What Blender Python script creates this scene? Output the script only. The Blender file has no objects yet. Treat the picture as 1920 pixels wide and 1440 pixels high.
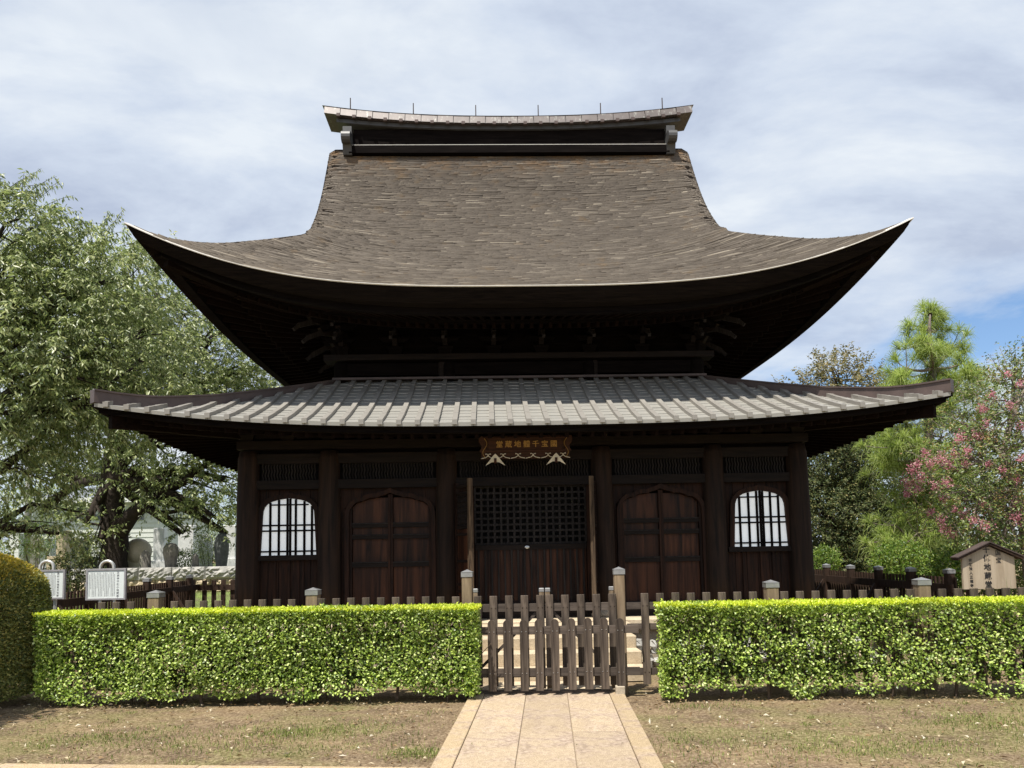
import bpy, math, random
import numpy as np
from mathutils import Vector, Matrix

random.seed(7)
rng = np.random.default_rng(11)
scene = bpy.context.scene
col = scene.collection

# ------------------------------------------------------------------ camera
F_PX, PPY = 1442.0, 906.84                       # focal length and principal point for a 1920x1440 frame
def _rz(a): return Matrix.Rotation(a, 3, 'Z')
def _rx(a): return Matrix.Rotation(a, 3, 'X')
CAM_POS = Vector((-0.54, -11.35, 1.6))
CAM_ROT = _rz(math.radians(-1.697)) @ _rx(math.radians(95.0)) @ _rz(math.radians(-1.078))
cam_data = bpy.data.cameras.new('camera')
cam_data.sensor_width = 36.0
cam_data.lens = F_PX / 1920.0 * 36.0
cam_data.shift_y = (PPY - 720.0) / 1920.0
cam_data.clip_end = 2000.0
cam = bpy.data.objects.new('camera', cam_data)
col.objects.link(cam)
cam.matrix_world = Matrix.Translation(CAM_POS) @ CAM_ROT.to_4x4()
scene.camera = cam

def at(px, py, axis, val):
    """the point where the ray through a photo pixel meets the plane axis = val"""
    d = CAM_ROT @ Vector(((px - 960) / F_PX, -(py - PPY) / F_PX, -1.0))
    t = (val - CAM_POS[axis]) / d[axis]
    return CAM_POS + d * t

# ------------------------------------------------------------------ sky and sun
SUN_TO = Vector((-0.24, -0.38, 1.0)).normalized()         # towards the sun: left, behind the viewer
SUN_EL = math.asin(SUN_TO.z)
world = bpy.data.worlds.new('World')
scene.world = world
world.use_nodes = True
nt = world.node_tree
nt.nodes.clear()
def N(tree, typ, **kw):
    n = tree.nodes.new(typ)
    for k, v in kw.items():
        if k.startswith('i_'):
            n.inputs[k[2:].replace('_', ' ')].default_value = v
        else:
            setattr(n, k, v)
    return n
out = N(nt, 'ShaderNodeOutputWorld')
bg = N(nt, 'ShaderNodeBackground', i_Strength=0.070)
sky = N(nt, 'ShaderNodeTexSky', sky_type='NISHITA', sun_disc=False)
sky.sun_elevation = SUN_EL
sky.sun_rotation = math.atan2(SUN_TO.x, SUN_TO.y)
sky.air_density = 1.0; sky.dust_density = 0.4; sky.ozone_density = 4.0
tc = N(nt, 'ShaderNodeTexCoord')
sep = N(nt, 'ShaderNodeSeparateXYZ')
nt.links.new(tc.outputs['Generated'], sep.inputs[0])
zadd = N(nt, 'ShaderNodeMath', operation='MAXIMUM'); zadd.inputs[1].default_value = 0.0
nt.links.new(sep.outputs['Z'], zadd.inputs[0])
za2 = N(nt, 'ShaderNodeMath', operation='ADD'); za2.inputs[1].default_value = 0.22
nt.links.new(zadd.outputs[0], za2.inputs[0])
comb = N(nt, 'ShaderNodeCombineXYZ')
for k in 'XY':
    dv = N(nt, 'ShaderNodeMath', operation='DIVIDE')
    nt.links.new(sep.outputs[k], dv.inputs[0]); nt.links.new(za2.outputs[0], dv.inputs[1])
    nt.links.new(dv.outputs[0], comb.inputs[k])
def wnoise(scale, detail, rough, off, sx=1.0, sy=1.0):
    mp = N(nt, 'ShaderNodeMapping'); mp.inputs['Location'].default_value = off
    mp.inputs['Scale'].default_value = (sx, sy, 1)
    nt.links.new(comb.outputs[0], mp.inputs[0])
    n = N(nt, 'ShaderNodeTexNoise'); n.inputs['Scale'].default_value = scale
    n.inputs['Detail'].default_value = detail; n.inputs['Roughness'].default_value = rough
    n.inputs['Distortion'].default_value = 0.25
    nt.links.new(mp.outputs[0], n.inputs['Vector'])
    return n
def wramp(src, stops):
    r = N(nt, 'ShaderNodeValToRGB')
    r.color_ramp.elements[0].position = stops[0][0]; r.color_ramp.elements[0].color = stops[0][1]
    r.color_ramp.elements[1].position = stops[-1][0]; r.color_ramp.elements[1].color = stops[-1][1]
    for p, c in stops[1:-1]:
        e = r.color_ramp.elements.new(p); e.color = c
    nt.links.new(src, r.inputs[0])
    return r
cover = wramp(wnoise(0.75, 8, 0.55, (24.7, 40.3, 0.8)).outputs['Fac'], [(0.355, (0, 0, 0, 1)), (0.43, (0.72, 0.72, 0.72, 1)), (0.53, (1, 1, 1, 1))])
shade = wramp(wnoise(1.5, 9, 0.60, (7.3, 2.2, 3.0), 1.0, 1.6).outputs['Fac'],
              [(0.36, (5.0, 5.75, 7.3, 1)), (0.48, (6.6, 7.4, 8.7, 1)), (0.60, (8.3, 8.9, 9.6, 1))])
mixs = N(nt, 'ShaderNodeMix', data_type='RGBA')
nt.links.new(cover.outputs[0], mixs.inputs['Factor'])
gain = N(nt, 'ShaderNodeMix', data_type='RGBA', blend_type='MULTIPLY'); gain.inputs['Factor'].default_value = 1.0; gain.inputs['B'].default_value = (1.5, 1.55, 1.6, 1)
nt.links.new(sky.outputs[0], gain.inputs['A']); nt.links.new(gain.outputs['Result'], mixs.inputs['A']); nt.links.new(shade.outputs[0], mixs.inputs['B'])
nt.links.new(mixs.outputs['Result'], bg.inputs['Color'])
nt.links.new(bg.outputs[0], out.inputs['Surface'])

sun_data = bpy.data.lights.new('sun', 'SUN')
sun_data.energy = 5.0
sun_data.angle = math.radians(0.5)
sun_data.color = (1.0, 0.95, 0.86)
sun = bpy.data.objects.new('sun', sun_data)
sun.rotation_euler = SUN_TO.to_track_quat('Z', 'Y').to_euler()
sun.location = (-20, -12, 25)
col.objects.link(sun)

scene.view_settings.view_transform = 'Standard'
scene.view_settings.look = 'None'
scene.view_settings.gamma = 1.0
scene.view_settings.exposure = 0.50
scene.render.engine = 'CYCLES'
scene.cycles.max_bounces = 6
scene.cycles.transparent_max_bounces = 8

# ------------------------------------------------------------------ materials
def new_mat(name):
    m = bpy.data.materials.new(name); m.use_nodes = True
    t = m.node_tree
    return m, t, t.nodes['Principled BSDF']
def ramp(t, src, stops):
    r = t.nodes.new('ShaderNodeValToRGB')
    els = r.color_ramp.elements
    els[0].position, els[0].color = stops[0][0], (*stops[0][1], 1)
    els[1].position, els[1].color = stops[-1][0], (*stops[-1][1], 1)
    for p, c in stops[1:-1]:
        e = els.new(p); e.color = (*c, 1)
    t.links.new(src, r.inputs[0])
    return r.outputs[0]
def noise(t, scale, detail=4, rough=0.55, vec_scale=(1, 1, 1), dist=0.0, coord='Object', off=(0, 0, 0)):
    tc = t.nodes.new('ShaderNodeTexCoord'); mp = t.nodes.new('ShaderNodeMapping')
    mp.inputs['Scale'].default_value = vec_scale; mp.inputs['Location'].default_value = off
    t.links.new(tc.outputs[coord], mp.inputs[0])
    n = t.nodes.new('ShaderNodeTexNoise')
    n.inputs['Scale'].default_value = scale; n.inputs['Detail'].default_value = detail
    n.inputs['Roughness'].default_value = rough; n.inputs['Distortion'].default_value = dist
    t.links.new(mp.outputs[0], n.inputs['Vector'])
    return n.outputs['Fac']
def mixc(t, fac, a, b, mode='MIX'):
    m = t.nodes.new('ShaderNodeMix'); m.data_type = 'RGBA'; m.blend_type = mode
    for sock, v in (('Factor', fac), ('A', a), ('B', b)):
        if isinstance(v, (int, float)): m.inputs[sock].default_value = v
        elif isinstance(v, tuple): m.inputs[sock].default_value = (*v, 1)
        else: t.links.new(v, m.inputs[sock])
    return m.outputs['Result']
def bump(t, bsdf, src, strength, dist=0.02):
    b = t.nodes.new('ShaderNodeBump'); b.inputs['Strength'].default_value = strength
    b.inputs['Distance'].default_value = dist
    t.links.new(src, b.inputs['Height']); t.links.new(b.outputs[0], bsdf.inputs['Normal'])
def mathn(t, op, a, b=None):
    m = t.nodes.new('ShaderNodeMath'); m.operation = op
    for i, v in enumerate((a, b)):
        if v is None: continue
        if isinstance(v, (int, float)): m.inputs[i].default_value = v
        else: t.links.new(v, m.inputs[i])
    return m.outputs[0]
def obj_random(t):
    return t.nodes.new('ShaderNodeObjectInfo').outputs['Random']
def island_random(t):
    return t.nodes.new('ShaderNodeNewGeometry').outputs['Random Per Island']

def wood(name, dark, light, axis='Z', rough=0.75, vary=0.35, grain=26.0, bstr=0.35, spec=0.2):
    m, t, b = new_mat(name)
    s = {'Z': (1, 1, 0.07), 'X': (0.07, 1, 1), 'Y': (1, 0.07, 1)}[axis]
    g = noise(t, grain, 5, 0.6, s, 0.8)
    big = noise(t, 2.2, 3, 0.5, (1, 1, 0.5))
    c = ramp(t, g, [(0.32, dark), (0.68, light)])
    c2 = mixc(t, mathn(t, 'MULTIPLY', big, 0.55), c, tuple(x * 0.55 for x in dark))
    v = t.nodes.new('ShaderNodeHueSaturation')
    val = mathn(t, 'ADD', mathn(t, 'MULTIPLY', obj_random(t), vary), 1.0 - vary / 2)
    t.links.new(val, v.inputs['Value']); t.links.new(c2, v.inputs['Color'])
    t.links.new(v.outputs[0], b.inputs['Base Color'])
    b.inputs['Roughness'].default_value = rough
    b.inputs['Specular IOR Level'].default_value = spec
    bump(t, b, g, bstr, 0.01)
    return m
def stone(name, dark, light, scale=9.0, rough=0.9, bstr=0.5, moss=None, fine=60.0):
    m, t, b = new_mat(name)
    n1 = noise(t, scale, 6, 0.65); n2 = noise(t, fine, 3, 0.6)
    c = ramp(t, n1, [(0.3, dark), (0.7, light)])
    c = mixc(t, 0.35, c, ramp(t, n2, [(0.35, tuple(x * .6 for x in dark)), (0.65, tuple(min(1, x * 1.15) for x in light))]))
    if moss:
        c = mixc(t, ramp(t, noise(t, 2.1, 4), [(0.5, (0, 0, 0)), (0.66, (.7, .7, .7))]), c, moss)
    v = t.nodes.new('ShaderNodeHueSaturation')
    t.links.new(mathn(t, 'ADD', mathn(t, 'MULTIPLY', obj_random(t), 0.22), 0.89), v.inputs['Value'])
    t.links.new(c, v.inputs['Color']); t.links.new(v.outputs[0], b.inputs['Base Color'])
    b.inputs['Roughness'].default_value = rough; b.inputs['Specular IOR Level'].default_value = 0.25
    bump(t, b, n1, bstr, 0.02)
    return m
def leaf(name, stops, trans=0.35, rough=0.5, spec=0.4, tint=None):
    m, t, b = new_mat(name)
    r = island_random(t)
    c = ramp(t, r, stops)
    big = noise(t, 1.3, 3, 0.5)
    v = t.nodes.new('ShaderNodeHueSaturation')
    t.links.new(mathn(t, 'ADD', mathn(t, 'MULTIPLY', big, 0.7), 0.65), v.inputs['Value'])
    t.links.new(c, v.inputs['Color'])
    t.links.new(v.outputs[0], b.inputs['Base Color'])
    b.inputs['Roughness'].default_value = rough; b.inputs['Specular IOR Level'].default_value = spec
    tr = t.nodes.new('ShaderNodeBsdfTranslucent')
    hs = t.nodes.new('ShaderNodeHueSaturation'); hs.inputs['Value'].default_value = 1.35; hs.inputs['Saturation'].default_value = 1.1
    t.links.new(v.outputs[0], hs.inputs['Color']); t.links.new(hs.outputs[0], tr.inputs[0])
    mx = t.nodes.new('ShaderNodeMixShader'); mx.inputs[0].default_value = trans
    t.links.new(b.outputs[0], mx.inputs[1]); t.links.new(tr.outputs[0], mx.inputs[2])
    t.links.new(mx.outputs[0], t.nodes['Material Output'].inputs['Surface'])
    return m
def plain(name, c, rough=0.6, metal=0.0, spec=0.4, var=0.12, scale=12.0):
    m, t, b = new_mat(name)
    n = noise(t, scale, 4, 0.6)
    cc = ramp(t, n, [(0.3, tuple(x * (1 - var) for x in c)), (0.7, tuple(min(1, x * (1 + var)) for x in c))])
    t.links.new(cc, b.inputs['Base Color'])
    b.inputs['Roughness'].default_value = rough; b.inputs['Metallic'].default_value = metal
    b.inputs['Specular IOR Level'].default_value = spec
    return m

M = {}
M['dark_v'] = wood('old_cedar_upright', (0.008, 0.004, 0.003), (0.046, 0.018, 0.009), 'Z', 0.7, 0.6)
M['dark_h'] = wood('old_cedar_level', (0.006, 0.004, 0.0035), (0.024, 0.015, 0.011), 'X', 0.7, 0.4)
M['black_cedar'] = wood('blackish_cedar', (0.004, 0.003, 0.003), (0.013, 0.010, 0.009), 'X', 0.9, 0.4, spec=0.05)  # nearly black cedar, darkest of the wood tones
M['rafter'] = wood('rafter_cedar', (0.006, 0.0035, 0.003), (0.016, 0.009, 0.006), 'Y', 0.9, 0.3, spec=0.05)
M['panel'] = wood('door_panel_cedar', (0.009, 0.004, 0.003), (0.105, 0.040, 0.019), 'Z', 0.5, 0.5, 11.0, 0.3)
M['column'] = wood('column_cedar', (0.009, 0.006, 0.005), (0.046, 0.025, 0.016), 'Z', 0.75, 0.35, 14.0, 0.4)
M['edge'] = wood('greyed_cedar', (0.013, 0.011, 0.011), (0.046, 0.039, 0.036), 'Z', 0.8, 0.3)
M['grey_old'] = wood('bleached_cedar', (0.016, 0.010, 0.007), (0.21, 0.14, 0.085), 'Z', 0.85, 0.2, 20.0, 0.8)
M['picket'] = wood('weathered_picket', (0.030, 0.022, 0.018), (0.215, 0.168, 0.130), 'Z', 0.85, 0.6, 22.0, 0.5)
M['rail'] = wood('weathered_rail', (0.055, 0.043, 0.036), (0.165, 0.132, 0.108), 'X', 0.85, 0.35, 22.0, 0.5)
M['post'] = wood('tan_post', (0.15, 0.105, 0.066), (0.33, 0.25, 0.165), 'Z', 0.8, 0.2, 18.0, 0.4)
M['sfence'] = wood('brown_stained_fence', (0.022, 0.013, 0.009), (0.085, 0.050, 0.034), 'Z', 0.75, 0.3)
M['board'] = wood('notice_board_wood', (0.36, 0.285, 0.20), (0.52, 0.43, 0.32), 'Z', 0.8, 0.1, 16.0, 0.2)
M['ridge_metal'] = plain('dull_ridge_metal', (0.085, 0.085, 0.085), 0.5, 0.3)
M['cap'] = plain('zinc_cap', (0.30, 0.30, 0.30), 0.45, 0.6, 0.5, 0.15)
M['bolt'] = plain('steel_bolt', (0.55, 0.55, 0.55), 0.3, 0.9)
M['bolt_dark'] = plain('rusty_bolt', (0.07, 0.05, 0.04), 0.5, 0.5)
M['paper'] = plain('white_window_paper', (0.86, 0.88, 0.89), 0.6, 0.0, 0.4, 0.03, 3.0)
_b = M['paper'].node_tree.nodes['Principled BSDF']; _b.inputs['Emission Color'].default_value = (0.93, 0.97, 1.0, 1); _b.inputs['Emission Strength'].default_value = 0.24   # added glow lifts the shaded paper; no lamp behind it
M['gold'] = plain('gilt', (0.33, 0.19, 0.05), 0.45, 0.4)
M['ivory'] = plain('aged_white_paint', (0.62, 0.56, 0.44), 0.7, 0.0, 0.3, 0.2)
M['plaque'] = wood('plaque_wood', (0.025, 0.009, 0.005), (0.075, 0.026, 0.011), 'X', 0.6, 0.1)
M['stone'] = stone('podium_stone', (0.30, 0.25, 0.19), (0.50, 0.43, 0.33), 6.0)
M['step'] = stone('step_stone', (0.42, 0.33, 0.22), (0.60, 0.50, 0.36), 5.0)
M['void'] = plain('unlit_interior', (0.012, 0.010, 0.009), 0.9)  # darkness inside the hall put into the colour of the backing sheets
M['ink'] = plain('black_ink', (0.012, 0.011, 0.012), 0.6)
M['greyink'] = plain('printed_text', (0.22, 0.22, 0.23), 0.6)

# kokera shingles
def shingle_mat():
    m, t, b = new_mat('weathered_shingles')
    c = ramp(t, island_random(t), [(0.0, (0.108, 0.091, 0.076)), (0.20, (0.120, 0.102, 0.085)), (0.86, (0.134, 0.114, 0.095)), (0.95, (0.20, 0.172, 0.14)), (1.0, (0.40, 0.35, 0.28))])
    big = noise(t, 0.9, 5, 0.6)
    c = mixc(t, ramp(t, big, [(0.42, (0, 0, 0)), (0.7, (.45, .45, .45))]), c, (0.085, 0.072, 0.062))
    moss = noise(t, 2.3, 6, 0.65, (1, 1, 1), 0.0, 'Object', (5, 2, 1))
    c = mixc(t, ramp(t, moss, [(0.58, (0, 0, 0)), (0.74, (.5, .5, .5))]), c, (0.19, 0.115, 0.045))
    gr = noise(t, 46, 4, 0.6, (0.10, 1, 1))
    c = mixc(t, 0.28, c, ramp(t, gr, [(0.32, (0.055, 0.045, 0.037)), (0.68, (0.22, 0.19, 0.155))]))
    tc = t.nodes.new('ShaderNodeTexCoord'); sx = t.nodes.new('ShaderNodeSeparateXYZ'); t.links.new(tc.outputs['Object'], sx.inputs[0])
    hi = t.nodes.new('ShaderNodeMapRange'); hi.inputs['From Min'].default_value = 9.0; hi.inputs['From Max'].default_value = 9.8; t.links.new(sx.outputs['Z'], hi.inputs['Value'])
    lich = ramp(t, noise(t, 5.0, 6, 0.7, (0.6, 1, 1)), [(0.45, (0, 0, 0)), (0.65, (.8, .8, .8))])
    c = mixc(t, mathn(t, 'MULTIPLY', lich, hi.outputs[0]), c, (0.20, 0.115, 0.05))     # lichen below the ridge
    t.links.new(c, b.inputs['Base Color'])
    b.inputs['Roughness'].default_value = 0.9; b.inputs['Specular IOR Level'].default_value = 0.15
    bump(t, b, gr, 0.3, 0.008)
    return m
M['shingle'] = shingle_mat()
M['eave_edge'] = wood('shingle_edge_layers', (0.006, 0.0045, 0.004), (0.018, 0.013, 0.010), 'X', 0.95, 0.1, 40.0, 0.6, spec=0.05)
M['lip'] = plain('pale_edge_strip', (0.60, 0.57, 0.52), 0.7)

def copper_sheet_mat(name, stops, rough, metal):
    m, t, b = new_mat(name)
    n = noise(t, 7.0, 5, 0.65, (1, 0.5, 0.5))
    c = ramp(t, island_random(t), stops)
    c = mixc(t, mathn(t, 'MULTIPLY', n, 0.35), c, (0.20, 0.185, 0.16))
    t.links.new(c, b.inputs['Base Color'])
    b.inputs['Metallic'].default_value = metal; b.inputs['Roughness'].default_value = rough
    b.inputs['Specular IOR Level'].default_value = 0.5
    bump(t, b, n, 0.08, 0.02)
    return m
M['copper'] = copper_sheet_mat('weathered_copper_sheet', [(0.0, (0.29, 0.285, 0.265)), (0.6, (0.36, 0.35, 0.32)), (1.0, (0.42, 0.395, 0.345))], 0.42, 0.15)
M['batten'] = copper_sheet_mat('brown_copper_batten', [(0.0, (0.23, 0.215, 0.195)), (1.0, (0.32, 0.30, 0.27))], 0.5, 0.15)
def bronze_mat():
    m, t, b = new_mat('streaked_ridge_copper')
    n = noise(t, 5.0, 5, 0.6)
    st = noise(t, 16.0, 5, 0.7, (1.0, 1.0, 0.06))
    c = ramp(t, n, [(0.3, (0.060, 0.048, 0.046)), (0.7, (0.105, 0.085, 0.080))])
    c = mixc(t, ramp(t, st, [(0.56, (0, 0, 0)), (0.68, (.7, .7, .7))]), c, (0.30, 0.31, 0.28))
    t.links.new(c, b.inputs['Base Color'])
    b.inputs['Metallic'].default_value = 0.2; b.inputs['Roughness'].default_value = 0.5
    return m
M['bronze'] = bronze_mat()
M['bronze2'] = plain('hip_ridge_copper', (0.085, 0.060, 0.053), 0.5, 0.2, 0.5, 0.3, 4.0)

# ------------------------------------------------------------------ mesh building
class MB:
    def __init__(s): s.v = []; s.f = []; s.m = []; s.mi = 0
    def add(s, vs, fs):
        o = len(s.v); s.v += [tuple(p) for p in vs]
        for f in fs: s.f.append([i + o for i in f]); s.m.append(s.mi)
        return s
    def hexa(s, p):      # 4 lower then 4 upper, both counter-clockwise from above
        return s.add(p, [(3, 2, 1, 0), (4, 5, 6, 7), (0, 1, 5, 4), (1, 2, 6, 5), (2, 3, 7, 6), (3, 0, 4, 7)])
    def box(s, x0, x1, y0, y1, z0, z1):
        return s.hexa([(x0, y0, z0), (x1, y0, z0), (x1, y1, z0), (x0, y1, z0), (x0, y0, z1), (x1, y0, z1), (x1, y1, z1), (x0, y1, z1)])
    def cbox(s, x0, x1, y0, y1, z0, z1, c=0.006):
        """box whose upright and top edges are chamfered"""
        def ring(d, z): return [(x0 + d, y0, z), (x1 - d, y0, z), (x1, y0 + d, z), (x1, y1 - d, z), (x1 - d, y1, z), (x0 + d, y1, z), (x0, y1 - d, z), (x0, y0 + d, z)]
        def ringi(z): return [(x0 + c, y0 + c, z)] * 0 + [(x0 + 1.6 * c, y0 + c, z), (x1 - 1.6 * c, y0 + c, z), (x1 - c, y0 + 1.6 * c, z), (x1 - c, y1 - 1.6 * c, z), (x1 - 1.6 * c, y1 - c, z), (x0 + 1.6 * c, y1 - c, z), (x0 + c, y1 - 1.6 * c, z), (x0 + c, y0 + 1.6 * c, z)]
        r = ring(c, z0) + ring(c, z1 - c) + ringi(z1)
        fs = [tuple(range(7, -1, -1)), tuple(range(16, 24))]
        for k in range(2):
            for i in range(8):
                j = (i + 1) % 8
                fs.append((k * 8 + i, k * 8 + j, k * 8 + 8 + j, k * 8 + 8 + i))
        return s.add(r, fs)
    def bar(s, a, b, w, h, up=(0, 0, 1)):
        """square bar from a to b, w across, h in the up direction, centred"""
        a, b = Vector(a), Vector(b); d = (b - a).normalized(); r = d.cross(Vector(up))
        if r.length < 1e-5: r = Vector((1, 0, 0))
        r.normalize(); u = r.cross(d).normalized()
        r = r * w / 2; u = u * h / 2
        return s.hexa([a - r - u, a + r - u, b + r - u, b - r - u, a - r + u, a + r + u, b + r + u, b - r + u])
    def prism(s, poly, d0, d1, plane='xz'):
        """polygon (counter-clockwise seen from -y) swept in depth"""
        n = len(poly)
        P = (lambda p, d: (p[0], d, p[1])) if plane == 'xz' else (lambda p, d: (d, p[0], p[1])) if plane == 'yz' else (lambda p, d: (p[0], p[1], d))
        vs = [P(p, d0) for p in poly] + [P(p, d1) for p in poly]
        fs = [tuple(range(n)), tuple(range(2 * n - 1, n - 1, -1))]
        for i in range(n):
            j = (i + 1) % n; fs.append((i, i + n, j + n, j))
        return s.add(vs, fs)
    def ring(s, outer, inner, d0, d1):
        """frame between two xz outlines with equally many points (open at the ends), swept in depth"""
        n = len(outer)
        vs = [(p[0], d0, p[1]) for p in outer] + [(p[0], d0, p[1]) for p in inner] + [(p[0], d1, p[1]) for p in outer] + [(p[0], d1, p[1]) for p in inner]
        fs = []
        for i in range(n - 1):
            j = i + 1
            fs += [(i, n + i, n + j, j), (i, j, 2 * n + j, 2 * n + i), (n + j, n + i, 3 * n + i, 3 * n + j), (2 * n + i, 2 * n + j, 3 * n + j, 3 * n + i)]
        fs += [(0, 2 * n, 3 * n, n), (n - 1, 2 * n - 1, 4 * n - 1, 3 * n - 1)]
        return s.add(vs, fs)
    def tube(s, pts, rad, n=8, cap=True):
        pts = [Vector(p) for p in pts]
        if not hasattr(rad, '__len__'): rad = [rad] * len(pts)
        vs = []; prev = None
        for i, p in enumerate(pts):
            d = (pts[min(i + 1, len(pts) - 1)] - pts[max(i - 1, 0)]).normalized()
            r = prev - d * prev.dot(d) if prev is not None else d.cross(Vector((0, 0, 1)) if abs(d.z) < 0.9 else Vector((1, 0, 0)))
            if r.length < 1e-6: r = d.orthogonal()
            r.normalize(); prev = r; u = d.cross(r)
            for k in range(n):
                a = 2 * math.pi * k / n
                vs.append(p + (r * math.cos(a) + u * math.sin(a)) * rad[i])
        fs = []
        for i in range(len(pts) - 1):
            for k in range(n):
                j = (k + 1) % n
                fs.append((i * n + k, i * n + j, (i + 1) * n + j, (i + 1) * n + k))
        if cap:
            fs.append(tuple(range(n - 1, -1, -1))); fs.append(tuple(range((len(pts) - 1) * n, len(pts) * n)))
        return s.add(vs, fs)
    def lathe(s, c, prof, n=16, sx=1.0, sy=1.0):
        vs = []
        for (r, z) in prof:
            for k in range(n):
                a = 2 * math.pi * k / n
                vs.append((c[0] + sx * r * math.cos(a), c[1] + sy * r * math.sin(a), c[2] + z))
        fs = []
        m = len(prof)
        for i in range(m - 1):
            for k in range(n):
                j = (k + 1) % n
                fs.append((i * n + k, i * n + j, (i + 1) * n + j, (i + 1) * n + k))
        fs.append(tuple(range(n - 1, -1, -1))); fs.append(tuple(range((m - 1) * n, m * n)))
        return s.add(vs, fs)
    def grid(s, P, flip=False):
        nu, nv = len(P), len(P[0])
        vs = [p for row in P for p in row]
        fs = []
        for i in range(nu - 1):
            for j in range(nv - 1):
                f = (i * nv + j, (i + 1) * nv + j, (i + 1) * nv + j + 1, i * nv + j + 1)
                fs.append(f[::-1] if flip else f)
        return s.add(vs, fs)
    def mesh(s, name, mats, smooth=False):
        me = bpy.data.meshes.new(name)
        me.from_pydata(s.v, [], s.f)
        for m in (mats if isinstance(mats, (list, tuple)) else [mats]): me.materials.append(m)
        if any(s.m): me.polygons.foreach_set('material_index', s.m)
        if smooth: me.polygons.foreach_set('use_smooth', [True] * len(me.polygons))
        me.update()
        return me
    def build(s, name, mats, parent=None, smooth=False, loc=None):
        return put(name, s.mesh(name, mats, smooth), parent, loc)

def put(name, mesh, parent=None, loc=None, rot=None):
    """link one mesh object; with loc=None the mesh is in world space, else in its parent's space"""
    o = bpy.data.objects.new(name, mesh)
    col.objects.link(o)
    if parent is not None:
        o.parent = parent
        if loc is None and parent.get('_own_frame') is None and parent.type == 'EMPTY':
            o.matrix_parent_inverse = parent.matrix_basis.inverted()
    if loc is not None: o.location = loc
    if rot is not None: o.rotation_euler = rot
    return o
def tag(o, label, cat, group=None):
    o['label'] = label; o['category'] = cat
    if group: o['group'] = group
    return o
def thing(name, label, cat, loc=(0, 0, 0), rotz=0.0, group=None, own=False):
    o = bpy.data.objects.new(name, None); col.objects.link(o)
    o.empty_display_size = 0.2
    o.matrix_basis = Matrix.Translation(loc) @ Matrix.Rotation(rotz, 4, 'Z')
    if own: o['_own_frame'] = 1                     # children are modelled in the thing's own frame
    return tag(o, label, cat, group)
def struct(o): o['kind'] = 'structure'; return o
def stuff(o): o['kind'] = 'stuff'; return o

def big_mesh(name, V, Fc, mat, parent=None, nside=3, smooth=False):
    """numpy vertices (n,3) and faces (m,nside) as one mesh object"""
    me = bpy.data.meshes.new(name)
    V = np.ascontiguousarray(V, dtype=np.float32); Fc = np.ascontiguousarray(Fc, dtype=np.int32)
    me.vertices.add(len(V)); me.vertices.foreach_set('co', V.ravel())
    me.loops.add(Fc.size); me.loops.foreach_set('vertex_index', Fc.ravel())
    me.polygons.add(len(Fc))
    me.polygons.foreach_set('loop_start', np.arange(0, Fc.size, nside, dtype=np.int32))
    for m in (mat if isinstance(mat, (list, tuple)) else [mat]): me.materials.append(m)
    me.update(calc_edges=True); me.validate()
    return put(name, me, parent)

# ================================================================== temple hall
CY = 4.1                                             # the hall is square about (0, CY)
FLOOR = 0.63
hall = thing('temple_hall', 'old dark cedar temple hall with sweeping shingled upper roof and copper skirt roof', 'temple', (0, CY, 0))

# ---- shape of the upper roof (front slope): s across (-1..1), v from eave (0) to ridge (1)
_zy = np.array([-1.25, -0.8, 0.0, 0.69, 1.8, 2.45, 3.1, 3.65, 4.1])
_zc = np.array([5.10, 5.31, 5.73, 6.16, 7.05, 7.69, 8.46, 9.27, 9.96])
_ay = np.array([-1.25, -0.93, -0.4, 0.1, 0.69, 1.8, 2.45, 3.1, 3.65, 4.1])
_av = np.array([0.96, 0.78, 0.63, 0.60, 0.57, 0.40, 0.30, 0.22, 0.12, 0.05])
def smooth_interp(x, xs, ys):
    """monotone-ish cubic through the points"""
    m = np.gradient(ys, xs)
    x = np.clip(x, xs[0], xs[-1]); i = np.clip(np.searchsorted(xs, x) - 1, 0, len(xs) - 2)
    h = xs[i + 1] - xs[i]; t = (x - xs[i]) / h
    return ((2*t**3 - 3*t**2 + 1) * ys[i] + (t**3 - 2*t**2 + t) * h * m[i] + (-2*t**3 + 3*t**2) * ys[i + 1] + (t**3 - t**2) * h * m[i + 1])
TIP1, BOW1 = 5.35, 0.45
def half1(yt):
    return np.where(yt < 0.69, CY - yt, 3.41 + 0.345 * np.clip((yt - 0.69) / 3.41, 0, 1) ** 0.62)
def S1(s, v, hip=False):
    s = np.asarray(s, float); v = np.asarray(v, float); a = np.abs(s)
    yt = (CY - TIP1) + TIP1 * v
    ye = (CY - TIP1 + BOW1) - BOW1 * a ** 3
    y = ye + (CY - ye) * v
    x = s * ((CY - yt) if hip else half1(yt))
    z = smooth_interp(y, _zy, _zc) + smooth_interp(yt, _ay, _av) * a ** 3.2
    z = z - 0.09 * np.clip((a - 0.955) / 0.045, 0, 1) ** 2 * np.clip((v - 0.42) / 0.1, 0, 1)
    return np.stack([x + 0 * y, y, z], -1)
def side_xf(P, side):
    """carry the front slope round to a side: 'F','B','L','R'"""
    x, y, z = P[..., 0], P[..., 1], P[..., 2]
    dy = y - CY
    if side == 'F': return P
    if side == 'B': return np.stack([-x, CY - dy, z], -1)
    if side == 'L': return np.stack([dy, CY - x, z], -1)
    return np.stack([-dy, CY + x, z], -1)
V_HIP = (0.69 - (CY - TIP1)) / TIP1
roof1 = thing('upper_roof', '', '', (0, CY, 0)); del roof1['label'], roof1['category']
roof1.parent = hall; roof1.matrix_basis = Matrix.Identity(4)
roof1['_own_frame'] = None
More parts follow.
